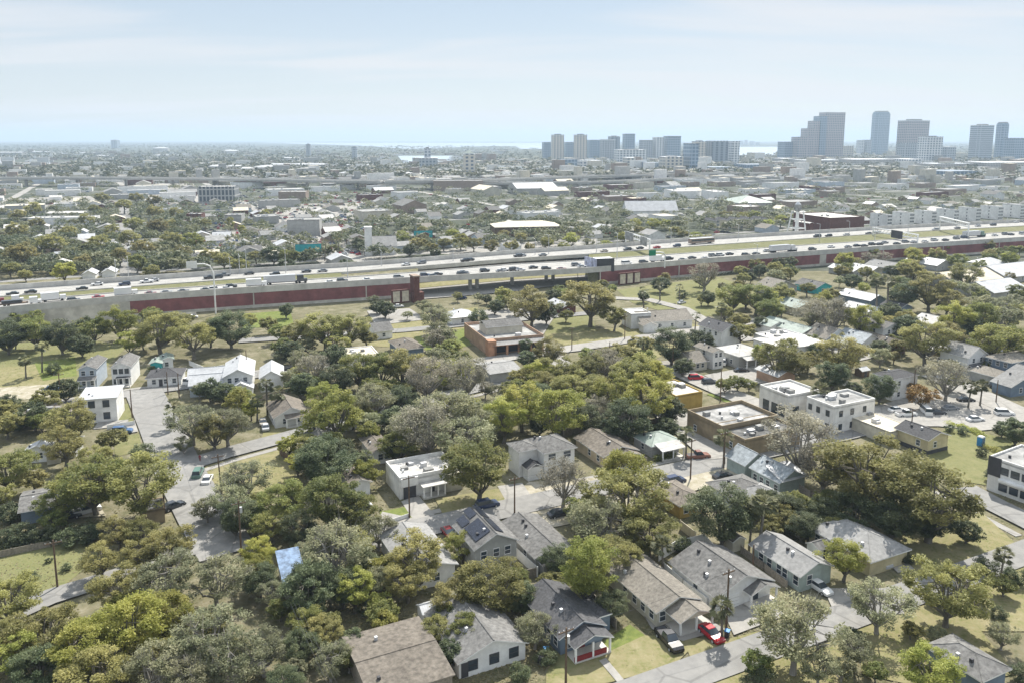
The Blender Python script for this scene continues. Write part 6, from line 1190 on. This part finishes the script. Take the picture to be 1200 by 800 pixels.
T('slim blue corner tower close to the elevated road', 800, 817.5, 170, 202, 'f_blue', 34, 14); T('tan topped grey slab behind the corner tower', 810, 826.5, 166.3, 194, 'f_tan', 34, 14, 'pent'); T('wide dark ribbed slab at the end of the condominiums', 827, 852, 166.8, 194, 'f_dark', 34, 12); T('pale ribbed half of the end slab', 850, 865.5, 167.2, 193.5, 'f_white', 34, 12)
T('yellowish mid rise with rooftop terrace at the row foot', 729.5, 753, 185.5, 199, 'f_tan', 36, 10); T('grey blue mid rise under the long condominium block', 655, 676, 187.5, 199, 'f_blue', 36, 10); T('pale mid rise under the second tan tower', 676, 706, 188.5, 200, 'f_white', 36, 10); T('blue mid rise with the brick foot', 752, 775, 191, 201, 'f_blue', 36, 10); T('cream mid rise beside the slim corner tower', 772, 800, 184, 202, 'f_tan', 40, 10, 'pent')
T('stepped pinkish granite office tower with curved glass back', 928, 986, 133.7, 187, 'f_pink', 40, 16, 'steps', steps=((0, .2, .48), (.2, .34, .66), (.34, .46, .82), (.46, .6, .92), (.58, 1, 1.0)))
T('long low blue block at the foot of the stepped tower', 911, 931, 167.5, 187, 'f_blue', 40, 14); T('tall blue tower with rounded corners and domed crown', 1018, 1041, 132, 181, 'f_blue', 44, 14, 'round'); T('broad grey granite tower with pale side', 1050.7, 1084, 142, 189, 'f_pink', 40, 18, 'pent'); T('white office block with wide dark top floors', 1075, 1101, 161, 192.5, 'f_white', 40, 14, 'pent')
T('dark shorter slab before the granite tower', 1051, 1073, 169, 190, 'f_grey', 34, 16); T('white tower with strong horizontal window bands', 1135.5, 1159.5, 147.5, 189, 'f_stripe', 36, 14, 'pent'); T('slim blue tower with a notched crown', 1163.5, 1179, 144.7, 188, 'f_blue', 34, 10, 'round'); T('wide blue residential slab at the picture edge', 1177, 1212, 163.5, 189, 'f_blue', 40, 14)
T('small white block beside the domed blue tower', 1003, 1012, 165.5, 182, 'f_white', 30, 12); T('grey block between the domed tower and small white block', 1010, 1020, 165, 182, 'f_grey', 30, 12); T('brown slab with flat top behind the white bands tower', 1100, 1118, 173, 190, 'f_grey', 34, 14); T('blue grey low slab behind the stepped tower', 984, 999, 172, 186, 'f_tan', 34, 14)
for i, (a, b, c, d, m) in enumerate([(1075, 1136, 192, 200.5, 'f_low'), (1136, 1215, 190.5, 200.5, 'f_low'), (1079, 1140, 200.5, 211, 'f_blue'), (985, 1045, 187, 196, 'f_low'), (930, 985, 188, 195, 'f_low'), (860, 905, 193, 202, 'f_blue'), (1045, 1078, 187, 196, 'f_white'), (905, 930, 186, 192, 'f_low'), (820, 860, 196, 203, 'f_blue')]):
    T(['long pale apartment range under the white block', 'long white apartment range under the banded tower', 'low blue apartment range before the pale one', 'jumbled pale blocks under the domed tower', 'pale low blocks under the stepped tower', 'blue apartment range beside the slip road', 'white block under the granite tower', 'small pale block beside the bay', 'blue range under the dark ribbed slab'][i], a, b, c, d, m, 60, 12, None, 'apartment building', 'apartment_range')
T('lone grey silo tower with a wide foot by the channel', 497.5, 505, 174, 199, 'f_grey', 14, 5, 'pent'); T('wide foot block of the lone silo tower', 492, 513, 186, 199.5, 'f_grey', 30, 5, None, 'silo', 'silo'); T('round tan concrete tower with a pointed top by the channel', 543, 557, 181, 209, 'f_tan', 22, 5, 'pyr')
T('dark far plant tower on the horizon by the port', 131, 140.5, 164.5, 174, 'f_dark', 60, 5, 'pent'); T('slender grey tower among the port sheds', 359, 365, 169.5, 186, 'f_grey', 20, 5, 'pent'); T('second slender grey tower among the port sheds', 412.5, 419, 172.5, 187.5, 'f_grey', 20, 5, 'pent')
for i, (x0, x1, yt, yb) in enumerate([(866, 871, 165.5, 170.5), (872, 876, 164.8, 170.5), (878, 884, 166, 170.5), (885, 890, 167, 170.5)]): T(f'{ORD[i]} of four faint condominium blocks across the bay', x0, x1, yt, yb, 'f_white', 40, 5)
def tank(x0, x1, yt, yb, label):
    xc = (x0 + x1) / 2; b = G(xc, yb); ppm = PPM(xc, yb); R = (x1 - x0) / ppm / 2; h = (yb - yt) / ppm * .8; r = empty('storage_tank', (*b, 0)); tag(r, label, 'storage tank', 'white oil tanks by the port')
    MB().tube([(0, 0, 0), (0, 0, h)], R, 'flat_white', 24).obj('shell', r); MB().tube([(0, 0, h + .02), (0, 0, h + R * .12), (0, 0, h + R * .16)], [R * 1.01, R * .5, R * .05], 'metal_white', 24).obj('roof', r)
for i, (a, b, c, d) in enumerate([(244, 267, 193, 203), (266, 284, 193, 202), (278, 298, 195.5, 205.5), (298, 328, 194, 204), (397, 418, 201.5, 208.5), (426, 444, 203, 209), (457, 484, 201.5, 209.5), (404, 420, 192.5, 198), (421, 436, 193, 197.5), (180, 198, 173, 178), (260, 280, 176.5, 180)]):
    tank(a, b, c, d, ['white oil tank first behind the elevated road', 'white oil tank second behind the elevated road', 'white oil tank before the broad domed one', 'broad domed oil tank ending the first line', 'squat white tank by the slender grey towers', 'low white tank between two squat tanks', 'wide white tank next to the long dark block', 'pale tank behind the squat one', 'pale domed tank beside the port shed', 'faint white tank near the dark plant tower', 'faint white tank out by the far shore'][i])
for i, (a, b, c, d) in enumerate([(116, 154, 181.5, 185.5), (-20, 29, 177, 183.5), (320, 383, 190.5, 198.5), (183, 220, 181.5, 183.5), (470, 500, 203.5, 206), (225, 250, 191, 193.5), (520, 545, 198.5, 203), (330, 352, 184, 188), (40, 60, 177.5, 180), (277, 300, 205.5, 208), (90, 112, 178.5, 181)]):
    x = G((a + b) / 2, d); w = (b - a) / PPM((a + b) / 2, d); h = (d - c) / PPM((a + b) / 2, d) * .7; r = empty('port_shed', (*x, 0)); tag(r, ['bright long white port shed in the distance', 'large grey roofed port shed at the picture edge', 'long port shed with white roof behind the tank line', 'thin pale port shed by the far tanks', 'white shed by the elevated road end', 'small white shed beside the tank line', 'pale shed near the round concrete tower', 'short shed under the slender grey tower', 'faint shed beyond the big grey shed', 'white canopy in front of the tanks', 'faint pale shed beside the bright long one'][i], 'warehouse', 'port sheds')
    MB().box(-w / 2, w / 2, -20, 20, 0, h, 'wall_grey').obj('wall', r); gable_roof(r, -w / 2, w / 2, -20, 20, h, .12, 'metal_white', 'u', .5, cap=False)

# ------------------------------------------------------------------ the low city: the larger roofs one by one, the rest as a mass
SPOTS += [(t[0], t[1], t[2] * .6) for t in TREES if t[1] > 330]
SPT = np.array(SPOTS)
def free(p, r, sp): return np.all((sp[:, 0] - p[0]) ** 2 + (sp[:, 1] - p[1]) ** 2 > (sp[:, 2] + r) ** 2)
def past_wall(px, py, m=4): return py < np.interp(px, XS, F1) - m
cr_ = random.Random(11); placed = []
ROOFS = ['metal_white', 'flat_white', 'flat_grey', 'flat_cream', 'shingle_light', 'shingle_grey', 'flat_grey', 'shingle_light', 'shingle_tan', 'shingle_grey']; LOOKR = {'metal_white': 'white', 'flat_white': 'white', 'flat_cream': 'cream', 'shingle_light': 'pale grey', 'shingle_grey': 'grey', 'flat_grey': 'dark grey', 'shingle_tan': 'tan'}
tries = 0
while len(placed) < 290 and tries < 30000:
    tries += 1; px = cr_.uniform(-20, 1220); py = 212 + 105 * cr_.random() ** 1.5
    if not past_wall(px, py): continue
    if on_street(G(px, py)): continue
    if 600 < px < 930 and py > 262 and cr_.random() < .7: continue
    p = G(px, py); big = py < 262 and cr_.random() < .3 or py < 235; w = cr_.uniform(16, 46) if big else cr_.uniform(9, 14); d = cr_.uniform(12, 26) if big else cr_.uniform(9, 15); rr = max(w, d) * .62
    if not free(p, rr, SPT) : continue
    if placed and not free(p, rr, np.array(placed)): continue
    placed.append((p[0], p[1], rr)); h = cr_.uniform(4, 8) if big else cr_.uniform(3, 4.5); top = cr_.choice(ROOFS); flat = big and cr_.random() < .75; wl = cr_.choice(['wall_white', 'wall_grey', 'wall_beige', 'brick_pale', 'brick_pale', 'wall_blue', 'wall_white', 'wall_stucco', 'wall_grey', 'brick'])
    r = empty('low_building', (*p, 0), math.radians(26 + cr_.choice((0, 90)) * (not flat) + cr_.uniform(-4, 4)))
    if flat:
        MB().box(-w / 2, w / 2, -d / 2, d / 2, 0, h, wl).obj('wall', r); flat_roof(r, -w / 2, w / 2, -d / 2, d / 2, h + .02, top if top.startswith('flat') else 'flat_grey', wl, .5)
        for _ in range(cr_.randint(0, 4)): u, v = cr_.uniform(-.4, .35) * w, cr_.uniform(-.4, .35) * d; MB().box(u, u + 1.8, v, v + 1.8, h + .03, h + 1.3, 'steel').obj('air_unit', r)
        kind = 'flat roofed building'; tl = LOOKR[top if top.startswith('flat') else 'flat_grey']
    else:
        g = MB(); gable_walls(g, -w / 2, w / 2, -d / 2, d / 2, h, .4, 'u', wl); g.obj('wall', r); gable_roof(r, -w / 2, w / 2, -d / 2, d / 2, h, .4, top, 'u', .4, cap=False); kind = 'gabled house'; tl = LOOKR[top]
    later(r, f'{tl} {kind}', f'{tl} {kind}s', px, py, 'building', 'low buildings past the motorway')
print('LOW', len(placed), tries)
SP2 = np.array(SPOTS + placed)
# rooftops too small and many to count
rng = np.random.default_rng(3); g = MB(); n = 0
for _ in range(3000):
    px = rng.uniform(-60, 1260); py = 173 + 42 * rng.random() ** .8
    if py < 190 and (px < 90 and 188 < py < 198 or 466 < px < 530 and 182 < py < 196 or 600 < px < 660 or 815 < px < 920 and py < 184): continue
    if py < 181 and rng.random() < .55: continue
    p = G(px, py); s = 1 + (215 - py) / 40; w = rng.uniform(8, 24) * s; d = rng.uniform(7, 16) * s; h = rng.uniform(4, 9) + (rng.random() < .08) * rng.uniform(5, 14)
    if 560 < px < 1220 and py > 185: h *= 1.3
    c, s_ = math.cos(.45), math.sin(.45); q = [(p[0] + u * c - v * s_, p[1] + u * s_ + v * c) for u, v in ((-w / 2, -d / 2), (w / 2, -d / 2), (w / 2, d / 2), (-w / 2, d / 2))]
    k = rng.integers(6); wl = ['wall_grey', 'wall_white', 'wall_beige', 'wall_grey', 'wall_stucco', 'brick_pale'][k]; tp = ['flat_white', 'shingle_grey', 'flat_grey', 'flat_grey', 'shingle_light', 'flat_cream'][rng.integers(6)]
    g.hexa([(*x, 0) for x in q], [(*x, h) for x in q], wl, tp)
tag(g.obj('distant_rooftops'), kind='stuff')
# cars standing in the far car parks
g = MB()
for _ in range(1500):
    px = rng.uniform(190, 440) if rng.random() < .75 else rng.uniform(0, 1200); py = rng.uniform(222, 300) if px < 440 else rng.uniform(215, 285)
    if not past_wall(px, py, 5): continue
    p = G(px, py)
    if not free(p, 1.5, SP2): continue
    c, s_ = (math.cos(GA), math.sin(GA)) if rng.random() < .5 else (-math.sin(GA), math.cos(GA)); q = lambda L_, W_: [(p[0] + u * c - v * s_, p[1] + u * s_ + v * c) for u, v in ((-L_, -W_), (L_, -W_), (L_, W_), (-L_, W_))]
    m = 'paint_' + ['white', 'white', 'silver', 'grey', 'black', 'dark', 'red', 'blue'][rng.integers(8)]; g.hexa([(*x, .25) for x in q(2.2, .88)], [(*x, .9) for x in q(2.2, .88)], m); g.hexa([(*x, .9) for x in q(1.3, .8)], [(*x, 1.45) for x in q(.9, .68)], 'glass', m)
tag(g.obj('distant_parked_traffic'), kind='stuff')
# pavings of the far car parks
for i, P_ in enumerate([[(230, 275), (400, 262), (420, 290), (330, 303), (250, 290)], [(300, 240), (420, 238), (430, 258), (310, 262)], [(20, 233), (110, 230), (120, 240), (30, 245)], [(125, 208), (220, 208), (245, 238), (180, 240)], [(360, 262), (430, 278), (470, 300), (400, 312), (370, 285)], [(900, 282), (950, 278), (955, 288), (880, 292)], [(470, 296), (600, 286), (700, 276), (700, 286), (560, 300)]]): patch('car_park', 'paving', P_, .05 + .01 * i)
# the far woods
def woods(name, N, ylo, yhi, rlo, rhi, nf, size, m, seed, keep):
    rng = np.random.default_rng(seed); V, T = [], []
    for _ in range(N):
        px = rng.uniform(-80, 1280); py = ylo + (yhi - ylo) * rng.random()
        if not keep(px, py, rng): continue
        p = G(px, py); R = rng.uniform(rlo, rhi)
        if py > 210 and (on_street(p) or not free(p, R * .55, SP2)): continue
        k = int(nf * rng.uniform(.7, 1.3) * (1 if py < 214 else .55 + .45 * (py - 214) / 100)); d = ball(rng, k); d[:, 2] = np.abs(d[:, 2]) * 1.1 - .35; lob = 1 + .25 * np.sin(d[:, 0] * 5 + rng.uniform(0, 6)) * np.cos(d[:, 1] * 4)
        P = d * (R * lob * rng.uniform(.6, 1, k))[:, None] * np.array([1, 1, .72]); P[:, 0] += p[0]; P[:, 1] += p[1]; P[:, 2] += R * .95
        tb = rng.random() ** 1.3
        v, t = leaves_at(rng, P, size * R, np.clip(tb * .8 + rng.uniform(-.1, .25, k), 0, 1)); V.append(v); T.append(t)
    tag(link(name, quads_mesh(name, np.concatenate(V), m, np.concatenate(T))), kind='stuff')
def keep_mid(px, py, rng):
    if not past_wall(px, py, 5): return False
    dens = 1. if px < 230 and py > 240 else .45 if px < 440 and 225 < py < 300 else 1. if 560 < px < 940 and 245 < py < 292 else .75
    return rng.random() < dens
woods('mid_city_woods', 8000, 213, 325, 2.8, 6.2, 150, .18, 'leaf_far', 21, keep_mid)
woods('distant_woods', 12000, 172.5, 214, 5, 11, 14, .42, 'leaf_distant', 22, lambda px, py, rng: not (px < 85 and 189 < py < 198) and not (464 < px < 532 and 182 < py < 197) and not (598 < px < 652 and py < 176) and not (815 < px < 920 and py < 184) and rng.random() < (.95 if py < 185 or px < 330 and py < 206 else .6))
woods('horizon_woods', 2600, 168.5, 174, 5, 9, 8, .8, 'leaf_distant', 23, lambda px, py, rng: not (298 < px < 665 and py < 172.6) and not (598 < px < 652) and not (815 < px < 922))

# weeds, litter and low growth on the open ground of the near blocks
rng = np.random.default_rng(9); N = 150000; q = np.stack([rng.uniform(-60, 1260, N), 345 + 470 * rng.random(N) ** .8], 1); P = np.array([G(a, b) for a, b in q]); BL = np.array(SPOTS + [(x, y, r) for x, y, r in ROADP]); OK = np.ones(N, bool)
for x, y, r in BL: OK &= (P[:, 0] - x) ** 2 + (P[:, 1] - y) ** 2 > (r * .95) ** 2
n1 = np.sin(P[:, 0] * .21) * np.cos(P[:, 1] * .17) + np.sin(P[:, 0] * .057 + 1) * np.sin(P[:, 1] * .071) + rng.normal(size=N) * .5; OK &= n1 > .1
P = P[OK]; n = len(P); sz = rng.uniform(.10, .30, n)[:, None]
v, t = leaves_at(rng, np.concatenate([P, rng.uniform(.02, .10, (n, 1))], 1), 1.0, rng.random(n), 1.6)
c0 = v.mean(1, keepdims=True); v = c0 + (v - c0) * sz[:, :, None]; v[:, :, 2] = np.maximum(v[:, :, 2], .01)
tag(link('weeds', quads_mesh('weeds', v, 'leaf_weed', t)), kind='stuff'); print('WEEDS', n)
# ------------------------------------------------------------------ labels told by what each thing stands beside
def rel(px, py, lx, ly):
    dx, dy = px - lx, (py - ly) * 1.6
    return 'beside' if abs(dx) > abs(dy) * 1.3 else 'behind' if dy < 0 else 'in front of'
LX = np.array([(a, b) for a, b, _ in LAND]); rows = {}; load = {}
for o, one, many, px, py in PENDING:
    sc = math.sqrt(max(4.0, (py - HORIZON) / 60)); d = np.hypot(LX[:, 0] - px, (LX[:, 1] - py) * 1.8); best = None
    for k in np.argsort(d)[:3]:
        pr = rel(px, py, *LX[k]); key = (one, pr, LAND[k][2]); cost = d[k] * (1 + .35 * load.get(key, 0))
        if best is None or cost < best[0]: best = (cost, key)
    key = best[1]; load[key] = load.get(key, 0) + 1; rows.setdefault(key, []).append((o, many, py, px))
used = set()
for (one, pr, ph), L_ in rows.items():
    L_.sort(key=lambda t: -t[2]); n = len(L_)
    for i, (o, many, py, px) in enumerate(L_):
        if n == 1: lab = f'{one} {pr} {ph}'
        elif n == 2: lab = f'{"nearer" if i == 0 else "farther"} of the two {many} {pr} {ph}'
        else: lab = f'{ORD[i]} of {NUM[n]} {many} {pr} {ph}, counted away from the viewer'
        w = lab.split()
        if len(w) > 16: lab = lab.replace(', counted away from the viewer', '')
        if len(lab.split()) > 16: lab = f'{ORD[i]} {one} {pr} {ph}'
        if len(lab.split()) > 16 or '-' in lab: lab = ' '.join(lab.split()[:16])
        o['label'] = lab
